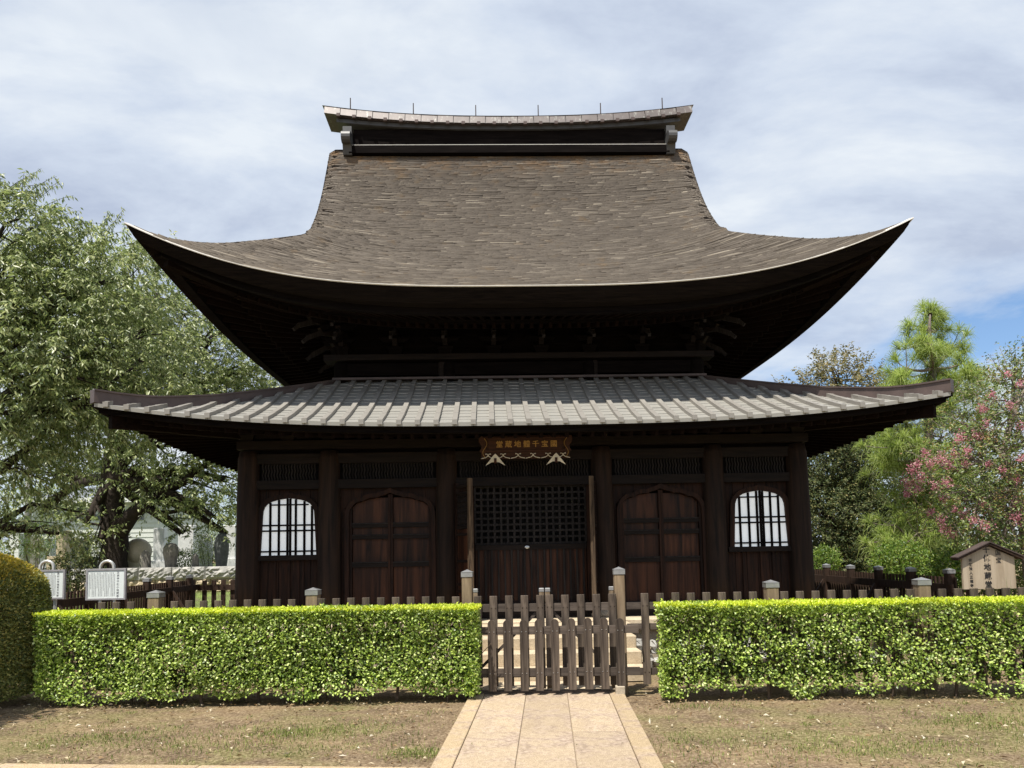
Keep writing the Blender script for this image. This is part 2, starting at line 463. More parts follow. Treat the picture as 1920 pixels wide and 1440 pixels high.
def put_part(mb_or_mesh, name, mat, parent, smooth=False):
    """world-space mesh below a part of the hall (the part's frame sits at (0,CY,0))"""
    me = mb_or_mesh.mesh(name, mat, smooth) if isinstance(mb_or_mesh, MB) else mb_or_mesh
    o = bpy.data.objects.new(name, me); col.objects.link(o); o.parent = parent
    o.matrix_parent_inverse = Matrix.Translation((0, -CY, 0))
    return o
for k in ('_own_frame',):
    if k in roof1: del roof1[k]

ss = np.linspace(-1, 1, 61)
# decking under the shingles (all four slopes) and the thick layered eave edge
mb = MB()
for side in 'FBLR':
    vmax = 1.0 if side in 'FB' else V_HIP + 0.004
    vv = np.linspace(0, vmax, 30)
    G = side_xf(S1(*np.meshgrid(ss, vv, indexing='ij'), hip=side in 'LR'), side)
    mb.grid(G.tolist())
put_part(mb, 'roof_deck', M['eave_edge'], roof1, True)
EDGE = 0.20
def eave_edge(S, s, side, inset, drop):
    P = S(s, np.zeros_like(s))
    P = P.copy(); P[..., 1] += inset; P[..., 0] *= (TIP1 - inset) / TIP1; P[..., 2] -= drop
    return side_xf(P, side)
mb = MB(); lip = MB()
for side in 'FBLR':
    rows = [eave_edge(S1, ss, side, i, d) for i, d in ((0.004, -0.006), (0.03, 0.06), (0.03, 0.065), (0.07, 0.13), (0.07, 0.135), (0.12, EDGE), (0.34, EDGE + 0.02))]
    mb.grid([[tuple(p) for p in r] for r in rows])
    lr = [eave_edge(S1, ss, side, i, d) for i, d in ((0.02, -0.022), (-0.020, -0.018), (-0.020, -0.007), (0.0, 0.0))]
    lip.grid([[tuple(p) for p in r] for r in lr])
put_part(mb, 'eave_edge', M['eave_edge'], roof1)
put_part(lip, 'eave_glint_strip', M['lip'], roof1)  # added pale strip; sunlit glint of the cut edge put into its colour

# shingles: real slabs in courses
def shingles(side, vmax, rows, wmin, wmax, seed):
    r = np.random.default_rng(seed)
    S0, S1_, V0, V1, TH = [], [], [], [], []
    for k in range(rows):
        v = k / rows * vmax
        half = float(half1(np.array((CY - TIP1) + TIP1 * v)))
        x = -half + r.uniform(0, wmin)
        while x < half:
            w = wmin + (wmax - wmin) * r.uniform() ** 2.2
            j = (r.uniform(-0.10, 0.10) + 0.9 * math.sin(x * 1.7 + 0.31 * k) * math.sin(k * 0.05) * 0.25) / rows * vmax
            S0.append(max(-1, x / half)); S1_.append(min(1, (x + w - 0.006) / half))
            V0.append(max(0, v + j)); V1.append(min(vmax, v + 2.0 / rows * vmax)); TH.append(r.uniform(0.004, 0.008) if r.uniform() > 0.07 else r.uniform(0.012, 0.020))
            x += w
    S0, S1_, V0, V1, TH = map(np.array, (S0, S1_, V0, V1, TH))
    hp = side in 'LR'
    a, b, c, d = S1(S0, V0, hp), S1(S1_, V0, hp), S1(S1_, V1, hp), S1(S0, V1, hp)
    nrm = np.cross(b - a, d - a); nrm /= np.linalg.norm(nrm, axis=1, keepdims=True) + 1e-9
    tilt = r.uniform(-0.001, 0.001, len(TH))
    up0 = nrm * (TH + 0.006 + tilt)[:, None]; up1 = nrm * (TH + 0.006 - tilt)[:, None]
    hi = nrm * 0.006
    P = np.stack([a, b, a + up0, b + up1, c + hi, d + hi], 1)          # lower edge pair, raised edge pair, upper pair
    P = side_xf(P, side)
    n = len(TH); o = (np.arange(n) * 6)[:, None]
    quads = np.concatenate([o + np.array([[0, 1, 3, 2]]), o + np.array([[2, 3, 4, 5]]), o + np.array([[0, 2, 5, 0]]), o + np.array([[1, 4, 3, 1]])])
    q = quads[:2 * n]; tris = quads[2 * n:][:, :3]
    T = np.concatenate([q[:, [0, 1, 2]], q[:, [0, 2, 3]], tris])
    return P.reshape(-1, 3), T
for side, vm, rows, wa, wb in (('F', 0.993, 260, 0.06, 0.55), ('L', V_HIP, 70, 0.08, 0.45), ('R', V_HIP, 70, 0.08, 0.45), ('B', 0.993, 70, 0.3, 0.8)):
    P, T = shingles(side, vm, rows, wa, wb, ord(side))
    o = big_mesh('shingles', P, T, M['shingle']); o.parent = roof1; o.matrix_parent_inverse = Matrix.Translation((0, -CY, 0)); stuff(o)
# gable ends: barge face under each verge and a boarded gable wall
for sx in (-1, 1):
    mb = MB()
    vv = np.linspace(V_HIP + 0.05, 1.0, 22)
    for sgn in (0, 1):
        e = S1(np.full_like(vv, sx), vv)
        if sgn: e = np.stack([e[:, 0], 2 * CY - e[:, 1], e[:, 2]], -1)
        lo = e.copy(); lo[:, 0] -= sx * 0.10; lo[:, 2] -= 0.30
        lo2 = lo.copy(); lo2[:, 0] -= sx * 0.7
        mb.grid([[tuple(p) for p in r] for r in (e, lo, lo2)])
    put_part(mb, 'barge_board', M['eave_edge'], roof1)
    xw = sx * 2.75
    mb = MB()
    prof = [S1(np.array(0.8), np.array(v)) for v in np.linspace(V_HIP, 1, 12)]
    poly = [(p[1], p[2] - 0.1) for p in prof] + [(2 * CY - p[1], p[2] - 0.1) for p in prof[::-1][1:]] + [(2 * CY - 0.69, 6.0), (0.69, 6.0)]
    mb.prism(poly, min(xw, xw + sx * 0.05), max(xw, xw + sx * 0.05), 'yz')
    put_part(mb, 'gable_wall', M['black_cedar'], roof1)

# ---- soffit and the two tiers of fanned rafters
WALL1, WTOP = 2.95, 5.62
def soffit1(s, t, side='F', drop=0.0):
    """t 0 at the eave, 1 at the upper wall"""
    s = np.asarray(s, float)
    e = S1(s, np.zeros_like(s)); e[..., 0] *= (TIP1 - 0.30) / TIP1; e[..., 1] += 0.30; e[..., 2] -= EDGE + 0.015
    w = np.stack([s * WALL1, np.full_like(s, CY - WALL1 + 0.1), np.full_like(s, WTOP)], -1)
    P = e * (1 - t) + w * t
    P[..., 2] -= drop + 0.12 * np.sin(math.pi * t)
    return side_xf(P, side)
mb = MB()
for side in 'FBLR':
    mb.grid([[tuple(p) for p in soffit1(ss, t, side)] for t in np.linspace(0, 1, 9)], flip=True)
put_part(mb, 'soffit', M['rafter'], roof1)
def rafter_set(side, n):
    for s in np.linspace(-0.97, 0.97, n):
        s1 = np.array([s])
        b = MB()
        p = [Vector(soffit1(s1, t, side, 0.15)[0]) for t in (0.34, 0.6, 0.98)]
        for i in range(2): b.bar(p[i], p[i + 1], 0.055, 0.085)
        put_part(b, 'rafter', M['rafter'], roof1)
        b = MB(); p = [Vector(soffit1(s1, t, side, 0.045)[0]) for t in (0.05, 0.42)]
        b.bar(p[0], p[1], 0.05, 0.07)
        put_part(b, 'flying_rafter', M['rafter'], roof1)
for side, n in (('F', 59), ('L', 40), ('R', 40)): rafter_set(side, n)
for side in 'FLR':
    for t, drop, w, h, nm in ((0.02, 0.05, 0.10, 0.09, 'eave_fascia'), (0.36, 0.09, 0.08, 0.06, 'rafter_fascia')):
        b = MB(); pts = [Vector(p) for p in soffit1(np.linspace(-1, 1, 41), t, side, drop)]
        for i in range(40): b.bar(pts[i], pts[i + 1], w, h)
        put_part(b, nm, M['black_cedar'], roof1)
for sx in (-1, 1):                                   # corner rafters
    b = MB(); p = [Vector(soffit1(np.array([sx * 1.0]), t, 'F', 0.12)[0]) for t in (0.04, 0.4, 1.0)]
    b.bar(p[0], p[1], 0.15, 0.17); b.bar(p[1], p[2], 0.15, 0.2)
    put_part(b, 'corner_rafter', M['rafter'], roof1)

# ---- ridge
ridge = put_part(MB().box(-3.22, 3.22, CY - 0.20, CY + 0.20, 9.94, 10.32), 'ridge_box', M['black_cedar'], hall)
def ridge_z(x, z0, lift): return z0 + lift * (abs(x) / 3.84) ** 2.4
def ridge_strip(hw, dy0, dy1, zl, zh, lift, name, mat, n=28):
    b = MB(); xs = np.linspace(-hw, hw, n)
    for i in range(n - 1):
        a, c = xs[i], xs[i + 1]
        la, lc, ha, hc = ridge_z(a, zl, lift), ridge_z(c, zl, lift), ridge_z(a, zh, lift), ridge_z(c, zh, lift)
        b.hexa([(a, CY - dy0, la), (c, CY - dy0, lc), (c, CY + dy0, lc), (a, CY + dy0, la), (a, CY - dy1, ha), (c, CY - dy1, hc), (c, CY + dy1, hc), (a, CY + dy1, ha)])
    return put_part(b, name, mat, hall)
cap = ridge_strip(3.74, 0.33, 0.27, 10.370, 10.540, 0.235, 'ridge_cap', M['bronze'])
cx_ = np.linspace(-3.80, 3.80, 24)
for i in range(23):                                  # copper covers lapped along the cap
    a, c = cx_[i] + 0.006, cx_[i + 1] - 0.006; dd = random.uniform(-0.004, 0.004)
    la, lc, ha, hc = (ridge_z(x, z, 0.235) for x, z in ((a, 10.365), (c, 10.365), (a, 10.545), (c, 10.545)))
    put('cap_cover', MB().hexa([(a, CY - .36 - dd, la), (c, CY - .36 - dd, lc), (c, CY + .36, lc), (a, CY + .36, la), (a, CY - .30 - dd, ha), (c, CY - .30 - dd, hc), (c, CY + .30, hc), (a, CY + .30, ha)]).mesh('cap_cover', M['bronze']), cap)
ridge_strip(3.84, 0.31, 0.26, 10.548, 10.572, 0.235, 'ridge_top_strip', M['cap'])
ridge_strip(3.56, 0.26, 0.26, 10.285, 10.362, 0.20, 'ridge_moulding', M['ridge_metal'])
tab = MB().box(-0.035, 0.035, -0.04, 0.03, -0.028, 0.03).mesh('cap_clip', M['bronze2'])
for x in np.linspace(-3.5, 3.5, 23):
    o = put('cap_clip', tab, cap, (x, CY - 0.35, ridge_z(x, 10.352, 0.235)))
b = MB().box(-3.25, 3.25, CY - 0.27, CY + 0.27, 9.93, 9.955); put_part(b, 'ridge_ledge', M['lip'], hall)
b = MB().box(-3.30, 3.30, CY - 0.30, CY + 0.30, 9.765, 9.928); put_part(b, 'ridge_sole', M['black_cedar'], hall)
for sx in (-1, 1):
    b = MB()
    x0, x1 = (3.24, 3.42)
    b.box(*sorted((sx * x0, sx * x1)), CY - 0.33, CY + 0.33, 10.13, 10.32)
    prof = [(CY - 0.42 + 0.12 * math.sin(a), 10.03 + 0.12 * math.cos(a)) for a in np.linspace(0, -math.pi * 1.2, 9)]
    poly = [(CY + 0.3, 10.15)] + prof + [(CY - 0.28, 9.74), (CY + 0.3, 9.74)]
    b.prism(poly, *sorted((sx * x0, sx * x1)), 'yz')
    put_part(b, 'ridge_end', M['ridge_metal'], hall)
for px in (657, 775, 892, 1009, 1126, 1242):
    p = at(px, 205, 1, CY); b = MB(); zb = ridge_z(p.x, 10.56, 0.235)
    b.tube([(p.x, CY, zb), (p.x, CY, zb + 0.40)], [0.013, 0.011], 6)
    put_part(b, 'ridge_rod', M['bolt_dark'], hall)

# ---- lower (skirt) roof
HW2, TOPW2 = 5.6, 3.0
YE2 = CY - HW2
def S2(x, v, side='F'):
    x = np.asarray(x, float); v = np.asarray(v, float)
    hw = HW2 - (HW2 - TOPW2) * v
    s = np.clip(np.abs(x) / hw, 0, 1.02)
    ye = YE2 + 0.30 - 0.30 * s ** 3
    y = ye + (CY - TOPW2 - ye) * v
    z = 3.30 + 1.10 * (0.86 * v + 0.14 * v * v) + 0.275 * np.clip(1 - v / 0.62, 0, 1) ** 2 * s ** 3
    return side_xf(np.stack([x + 0 * y, y, z], -1), side)
roof2 = bpy.data.objects.new('skirt_roof', None); col.objects.link(roof2); roof2.parent = hall
mb = MB()
for side in 'FBLR':
    G = []
    for v in np.linspace(0, 1, 12):
        hw = HW2 - (HW2 - TOPW2) * v
        p = S2(np.linspace(-hw, hw, 41), np.full(41, v), side); p[..., 2] -= 0.012
        G.append([tuple(q) for q in p])
    mb.grid(G)
put_part(mb, 'roof_deck', M['batten'], roof2, True)
NB = 45
bx = np.linspace(-5.42, 5.42, NB)
def vend(x): return min(1.0, (HW2 - abs(x)) / (HW2 - TOPW2))
ROWS = 7
edges = [-5.56] + list(bx) + [5.56]
for i in range(len(edges) - 1):
    x0, x1 = edges[i] + 0.002, edges[i + 1] - 0.002
    for k in range(ROWS):
        v0, v1 = k / ROWS, (k + 1.12) / ROWS
        if v0 >= max(vend(x0), vend(x1)) - 0.005: continue
        q = [(x0, min(v0, vend(x0))), (x1, min(v0, vend(x1))), (x1, min(v1, vend(x1))), (x0, min(v1, vend(x0)))]
        P = [Vector(S2(a, v)) for a, v in q]
        dz = random.uniform(0.010, 0.018); tw = random.uniform(-0.003, 0.003)
        lo = [p - Vector((0, 0, 0.006)) for p in P]
        if k == 0: 
            for j in (0, 1): lo[j] = lo[j] + Vector((0, -0.03, -0.03)); P[j] = P[j] + Vector((0, -0.03, 0))
        hi = [P[0] + Vector((0, -0.004, dz + tw)), P[1] + Vector((0, -0.004, dz - tw)), P[2] + Vector((0, 0, 0.002)), P[3] + Vector((0, 0, 0.002))]
        b = MB()
        ml, mr = (hi[0] + hi[3]) / 2, (hi[1] + hi[2]) / 2; bl, br_ = (lo[0] + lo[3]) / 2, (lo[1] + lo[2]) / 2
        st_ = Vector((0, 0, 0.006))
        b.hexa([lo[0], lo[1], br_, bl, hi[0], hi[1], mr - st_ * .6, ml - st_ * .6])       # two lapped courses per sheet
        b.hexa([bl, br_, lo[2], lo[3], ml + st_ * .7, mr + st_ * .7, hi[2], hi[3]])
        put_part(b, 'copper_sheet', M['copper'], roof2)
def batten_mb(b, x, side):
    ve = vend(x); n = 7
    vs = np.linspace(-0.012, ve, n)
    P = [Vector(S2(x, v)) for v in vs]
    P[0].y -= 0.03
    for i in range(n - 1):
        a, c = P[i], P[i + 1]; w = 0.034; h = 0.058
        st = 0.006 * (1 if i % 2 else 0.3)
        pts = [(a.x - w, a.y, a.z - 0.005), (a.x + w, a.y, a.z - 0.005), (c.x + w, c.y, c.z - 0.005), (c.x - w, c.y, c.z - 0.005),
               (a.x - w, a.y, a.z + h + st), (a.x + w, a.y, a.z + h + st), (c.x + w, c.y, c.z + h), (c.x - w, c.y, c.z + h)]
        b.hexa([tuple(side_xf(np.array(p), side)) for p in pts])
for x in bx:
    b = MB(); batten_mb(b, x, 'F'); put_part(b, 'roof_batten', M['batten'], roof2)
b = MB()
for side in 'LRB':
    for x in bx: batten_mb(b, x, side)
stuff(put_part(b, 'rear_battens', M['batten'], roof2))
# hip ridges
hx = np.array([5.60, 5.3, 5.0, 4.47, 3.9, 3.4, 2.98]); hz = np.array([3.735, 3.725, 3.755, 3.885, 4.08, 4.265, 4.43])
for sx in (-1, 1):
    for sy in (-1, 1):
        b = MB(); c = MB(); d = MB()
        xs = np.linspace(5.60, 2.98, 15); zs = np.interp(xs, hx[::-1], hz[::-1])
        pts = [Vector((sx * x, CY + sy * x, z)) for x, z in zip(xs, zs)]
        r = Vector((sx * 1, -sy * 1, 0)).normalized() * 0.075
        for i in range(14):
            a, e = pts[i], pts[i + 1]; dn = Vector((0, 0, 0.17 if i else 0.15)); dn2 = Vector((0, 0, 0.17))
            ra = r if sx * sy > 0 else -r
            b.hexa([a - ra - dn, a + ra - dn, e + ra - dn2, e - ra - dn2, a - ra, a + ra, e + ra, e - ra] if sx * sy < 0 else [a + ra - dn, a - ra - dn, e - ra - dn2, e + ra - dn2, a + ra, a - ra, e - ra, e + ra])
            up = Vector((0, 0, 0.022)); rb = ra * 1.25
            c.hexa([a - rb, a + rb, e + rb, e - rb, a - rb + up, a + rb + up, e + rb + up, e - rb + up] if sx * sy < 0 else [a + rb, a - rb, e - rb, e + rb, a + rb + up, a - rb + up, e - rb + up, e + rb + up])
        h = put_part(b, 'hip_ridge', M['bronze2'], roof2)
        put('ridge_cap_strip', c.mesh('ridge_cap_strip', M['bronze2']), h)
# eave fascia, soffit, rafters of the skirt roof
def eave2(s, side, inset, drop):
    x = s * HW2
    P = S2(x, np.zeros_like(x)); P[..., 1] += inset; P[..., 0] *= (HW2 - inset) / HW2; P[..., 2] -= drop
    return side_xf(P, side)
mb = MB()
for side in 'FBLR':
    mb.grid([[tuple(p) for p in eave2(ss, side, i, d)] for i, d in ((0.0, 0.0), (0.0, 0.045), (0.06, 0.05), (0.06, 0.11), (0.13, 0.12))])
put_part(mb, 'eave_board', M['black_cedar'], roof2)
def soffit2(s, t, side, drop=0.0):
    s = np.asarray(s, float)
    e = eave2(s, 'F', 0.12, 0.115)
    w = np.stack([s * 4.15, np.full_like(s, CY - 4.15), np.full_like(s, 3.50)], -1)
    P = e * (1 - t) + w * t; P[..., 2] -= drop
    return side_xf(P, side)
mb = MB()
for side in 'FBLR': mb.grid([[tuple(p) for p in soffit2(ss, t, side)] for t in (0, 0.5, 1.0)], flip=True)
put_part(mb, 'soffit', M['rafter'], roof2)
for side, n in (('F', 61), ('L', 48), ('R', 48)):
    for s in np.linspace(-0.965, 0.965, n):
        p = [Vector(soffit2(np.array([s]), t, side, 0.04)[0]) for t in (0.03, 0.97)]
        put_part(MB().bar(p[0], p[1], 0.05, 0.07), 'rafter', M['rafter'], roof2)
for sx in (-1, 1):
    b = MB(); p = [Vector(soffit2(np.array([sx * 1.0]), t, 'F', 0.10)[0]) for t in (0.03, 0.5, 1.0)]
    b.bar(p[0], p[1], 0.13, 0.16); b.bar(p[1], p[2], 0.13, 0.18)
    put_part(b, 'corner_rafter', M['rafter'], roof2)

# ---- upper body between the two roofs
uy = CY - 2.95
b = MB(); b.box(-2.90, 2.90, uy + 0.06, CY + 2.85, 4.2, 6.1); put_part(b, 'upper_wall', M['black_cedar'], hall)
upper_x = (-2.93, -1.18, 1.14, 2.93)
for x in upper_x:
    b = MB().tube([(x, uy, 4.2), (x, uy, 4.66), (x, uy, 4.72)], [0.13, 0.13, 0.11], 14)
    put_part(b, 'upper_column', M['black_cedar'], hall, True)
b = MB().box(-3.2, 3.2, uy - 0.16, uy + 0.16, 4.735, 4.83); put_part(b, 'plate_beam', M['dark_h'], hall)
b = MB().box(-2.9, 2.9, uy - 0.07, uy + 0.07, 4.50, 4.70); put_part(b, 'tie_beam', M['black_cedar'], hall)
b = MB().box(-3.05, 3.05, uy - 0.20, uy + 0.1, 4.405, 4.44); put_part(b, 'roof_flashing', M['bronze2'], hall)
def bracket(x, ang, yaw_from):
    """one bracket complex: bearing block, stacked arms, blocks and a pair of projecting tail rafters"""
    root = bpy.data.objects.new('bracket_set', None); col.objects.link(root); root.parent = hall
    root.matrix_parent_inverse = Matrix.Translation((0, -CY, 0))
    root.location = yaw_from; root.rotation_euler = (0, 0, ang)
    def p(m, name, mat): return put(name, m.mesh(name, mat), root, (0, 0, 0))
    p(MB().hexa([(-.09, -.09, 0), (.09, -.09, 0), (.09, .09, 0), (-.09, .09, 0), (-.13, -.13, .13), (.13, -.13, .13), (.13, .13, .13), (-.13, .13, .13)]), 'bearing_block', M['black_cedar'])
    for i in range(3):
        z = 0.14 + i * 0.16; out_ = 0.22 + 0.2 * i
        p(MB().hexa([(-.04, -out_ + .08, z), (.04, -out_ + .08, z), (.04, .1, z), (-.04, .1, z), (-.04, -out_, z + .10), (.04, -out_, z + .10), (.04, .1, z + .10), (-.04, .1, z + .10)]), 'bracket_arm', M['dark_h'])
        w = 0.26 + 0.05 * i
        p(MB().hexa([(-w + .08, -out_ + .04, z + .05), (w - .08, -out_ + .04, z + .05), (w - .08, -out_ + .11, z + .05), (-w + .08, -out_ + .11, z + .05), (-w, -out_ + .04, z + .13), (w, -out_ + .04, z + .13), (w, -out_ + .11, z + .13), (-w, -out_ + .11, z + .13)]), 'cross_arm', M['black_cedar'])
    for i in range(2):
        z = 0.20 + 0.17 * i; o_ = 0.62 + 0.16 * i
        t = MB(); pts = [(0, 0.05, z + 0.32), (0, -o_ * 0.6, z + 0.13), (0, -o_, z), (0, -o_ - 0.09, z - 0.085)]
        for j in range(3): t.bar(pts[j], pts[j + 1], 0.062 - 0.008 * j, 0.10 - 0.022 * j)
        p(t, 'tail_rafter', M['edge'])
for px in (631, 735, 832, 926, 1018, 1111, 1213, 1311):
    x = at(px, 640, 1, uy - 0.5).x
    bracket(x, 0.0, (x, uy, 4.835))
for sx in (-1, 1):
    for k in range(5):
        bracket(sx * 2.95, sx * (math.pi / 4 if k == 0 else math.pi / 2), (sx * 2.95, uy + (0 if k == 0 else 0.35 + 0.95 * (k - 1) + 0.3), 4.835))
for px, w in ((835, 0.11), (1107, 0.11)):
    x = at(px, 690, 1, uy).x
    put_part(MB().cbox(x - w, x + w, uy - 0.10, uy + 0.02, 4.46, 4.72, 0.02), 'strut_block', M['dark_h'], hall)

# ---- podium, steps, columns and beams of the lower body
podium = put_part(MB().box(-4.62, 4.62, -0.50, 8.70, 0.0, 0.615), 'podium', M['stone'], hall)
b = MB(); b.cbox(-4.75, 4.75, -0.64, 8.84, 0.50, FLOOR, 0.01); put('coping', b.mesh('coping', M['step']), podium)
colx = (-4.07, -2.89, -1.17, 1.13, 2.80, 4.07)
spots = [(x, 0.0) for x in colx] + [(x, 2 * CY) for x in colx] + [(sx * 4.07, y) for sx in (-1, 1) for y in (1.2, 2.95, 5.25, 7.0)]
for x, y in spots:
    b = MB().tube([(x, y, FLOOR + 0.10), (x, y, 1.2), (x, y, 2.2), (x, y, 3.0), (x, y, 3.12)], [0.175, 0.172, 0.165, 0.155, 0.13], 20)
    c_ = put_part(b, 'column', M['column'], hall, True)
    put('column_base', MB().lathe((x, y, FLOOR), [(0.25, 0.0), (0.25, 0.04), (0.21, 0.10), (0.18, 0.103)], 18).mesh('column_base', M['stone'], True), c_)
for sy, yy in ((0, 0.0), (1, 2 * CY)):
    for z0, z1, dpt, nm in ((2.935, 3.08, 0.06, 'head_beam'), (3.14, 3.26, 0.17, 'plate_beam'), (2.56, 2.69, 0.075, 'lintel_beam'), (FLOOR + 0.002, 0.79, 0.11, 'ground_sill'), (3.30, 3.46, 0.09, 'eave_purlin')):
        put_part(MB().box(-4.2, 4.2, yy - dpt, yy + dpt, z0, z1), nm, M['dark_h'], hall)
for sx in (-1, 1):
    for z0, z1, dpt, nm in ((2.935, 3.08, 0.06, 'head_beam'), (3.14, 3.26, 0.165, 'plate_beam'), (2.56, 2.69, 0.075, 'lintel_beam'), (FLOOR + 0.002, 0.78, 0.11, 'ground_sill'), (3.30, 3.455, 0.085, 'eave_purlin')):
        put_part(MB().box(sx * 4.07 - dpt, sx * 4.07 + dpt, 0.2, 2 * CY - 0.2, z0, z1), nm, M['dark_h'], hall)
    n = 26; ys = np.linspace(0.12, 2 * CY - 0.12, n + 1)
    for i in range(n):
        put_part(MB().box(sx * 4.07 - 0.03, sx * 4.07 + 0.03, ys[i] + 0.003, ys[i + 1] - 0.003, 0.78, 3.2), 'side_plank', M['dark_v'], hall)
put_part(MB().box(-3.95, 3.95, 8.14, 8.17, 0.7, 3.3), 'rear_wall', M['dark_v'], hall)
put_part(MB().box(-3.95, 3.95, 0.34, 0.36, 0.65, 3.3), 'interior_dark_sheet', M['void'], hall)
put_part(MB().box(-4.0, 4.0, 0.06, 0.09, 3.08, 3.5), 'upper_board', M['black_cedar'], hall)
# bearing blocks under the eave purlin
for x in list(colx) + [-3.48, -2.03, 1.97, 3.44, -0.4, 0.4]:
    b = MB().hexa([(x - .08, -.12, 3.262), (x + .08, -.12, 3.262), (x + .08, .12, 3.262), (x - .08, .12, 3.262), (x - .12, -.16, 3.36), (x + .12, -.16, 3.36), (x + .12, .16, 3.36), (x - .12, .16, 3.36)])
    put_part(b, 'bearing_block', M['dark_h'], hall)
# wave-bar transoms
def wave_transom(x0, x1, parent):
    n = int((x1 - x0) / 0.042)
    for i in range(n):
        x = x0 + (i + 0.5) * (x1 - x0) / n
        b = MB(); zs = np.linspace(2.69, 2.935, 10); pts = [(x + 0.008 * math.sin((z - 2.69) / 0.245 * 4 * math.pi + 0.6), 0.0, z) for z in zs]
        for j in range(9):
            a, c = pts[j], pts[j + 1]; w = 0.009
            b.hexa([(a[0] - w, -.02, a[2]), (a[0] + w, -.02, a[2]), (a[0] + w, .02, a[2]), (a[0] - w, .02, a[2]), (c[0] - w, -.02, c[2]), (c[0] + w, -.02, c[2]), (c[0] + w, .02, c[2]), (c[0] - w, .02, c[2])])
        put_part(b, 'transom_bar', M['edge'], parent)
tr = bpy.data.objects.new('transom', None); col.objects.link(tr); tr.parent = hall
for i in range(5): wave_transom(colx[i] + 0.19, colx[i + 1] - 0.19, tr)
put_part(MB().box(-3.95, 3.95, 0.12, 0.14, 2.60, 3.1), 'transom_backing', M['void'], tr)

# ---- side bays: plank wall, cusped window
WIN_HALF = [(-0.375, 2.18), (-0.370, 2.24), (-0.350, 2.30), (-0.310, 2.347), (-0.25, 2.382), (-0.17, 2.405), (-0.08, 2.42)]
DOOR_HALF = [(-0.60, 2.12), (-0.596, 2.19), (-0.577, 2.258), (-0.54, 2.315), (-0.49, 2.352), (-0.43, 2.370), (-0.395, 2.366), (-0.36, 2.392), (-0.30, 2.413), (-0.24, 2.420), (-0.195, 2.416), (-0.15, 2.438), (-0.08, 2.455), (-0.035, 2.472)]
def cusp(half, foot, peak, grow=0.0):
    """outline of a cusped opening from lower left over the peak to lower right, grown outwards by a margin"""
    up = [foot] + half
    pts = []
    for i, (x, z) in enumerate(up):
        x0, z0 = up[max(0, i - 1)]; x1, z1 = up[i + 1] if i + 1 < len(up) else (0.0, peak)
        d = math.hypot(x1 - x0, z1 - z0); pts.append((x - grow * (z1 - z0) / d, z + grow * (x1 - x0) / d))
    pts[0] = (foot[0] - grow, foot[1])
    pts.append((0.0, peak + grow * 1.25))
    return pts + [(-x, z) for x, z in pts[-2::-1]]
def shift(pts, cx): return [(x + cx, z) for x, z in pts]
def top_at(pts, x):
    up = sorted(pts[1:-1])
    return float(np.interp(x, [p[0] for p in up], [p[1] for p in up]))
for sx in (-1, 1):
    cx = sx * 3.48
    xa, xb = (-4.07 + 0.15, -2.89 - 0.15) if sx < 0 else (2.80 + 0.15, 4.07 - 0.15)
    xs = np.linspace(xa - 0.02, xb + 0.02, 7)
    for i in range(6):
        put_part(MB().box(xs[i] + 0.003, xs[i + 1] - 0.003, 0.03 + random.uniform(0, .004), 0.06, 0.79, 2.56), 'wall_plank', M['dark_v'], hall)
    for x in (xs[0] * .72 + xs[6] * .28, cx, xs[0] * .28 + xs[6] * .72):
        put_part(MB().box(x - 0.016, x + 0.016, 0.005, 0.028, 0.79, 1.53), 'joint_strip', M['dark_v'], hall)
    win = bpy.data.objects.new('window', None); col.objects.link(win); win.parent = hall
    inner = cusp(WIN_HALF, (-0.405, 1.60), 2.43)
    outer = cusp(WIN_HALF, (-0.405, 1.56), 2.43, 0.07)
    put_part(MB().ring(shift(outer, cx), shift(inner, cx), -0.035, 0.028), 'window_frame', M['dark_v'], win)
    put_part(MB().box(cx - 0.50, cx + 0.50, -0.055, 0.026, 1.525, 1.598), 'sill', M['dark_h'], win)
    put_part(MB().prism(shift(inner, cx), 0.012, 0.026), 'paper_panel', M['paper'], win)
    vb = [-0.27, -0.145, -0.02, 0.02, 0.10, 0.225, 0.335] if sx < 0 else [-0.30, -0.165, -0.04, 0.01, 0.05, 0.165, 0.285]
    for j, x in enumerate(vb):
        put_part(MB().box(cx + x - 0.016, cx + x + 0.016, -0.012, 0.010, 1.60, top_at(inner, x) - 0.002), 'window_bar', M['black_cedar'], win)
    for z, h in ((1.655, 0.012), (1.955, 0.012), (2.035, 0.012), (2.335, 0.010)):
        hw = 0.40 if z < 2.2 else 0.285
        put_part(MB().box(cx - hw, cx + hw, -0.016, 0.008, z - h, z + h), 'window_bar', M['black_cedar'], win)

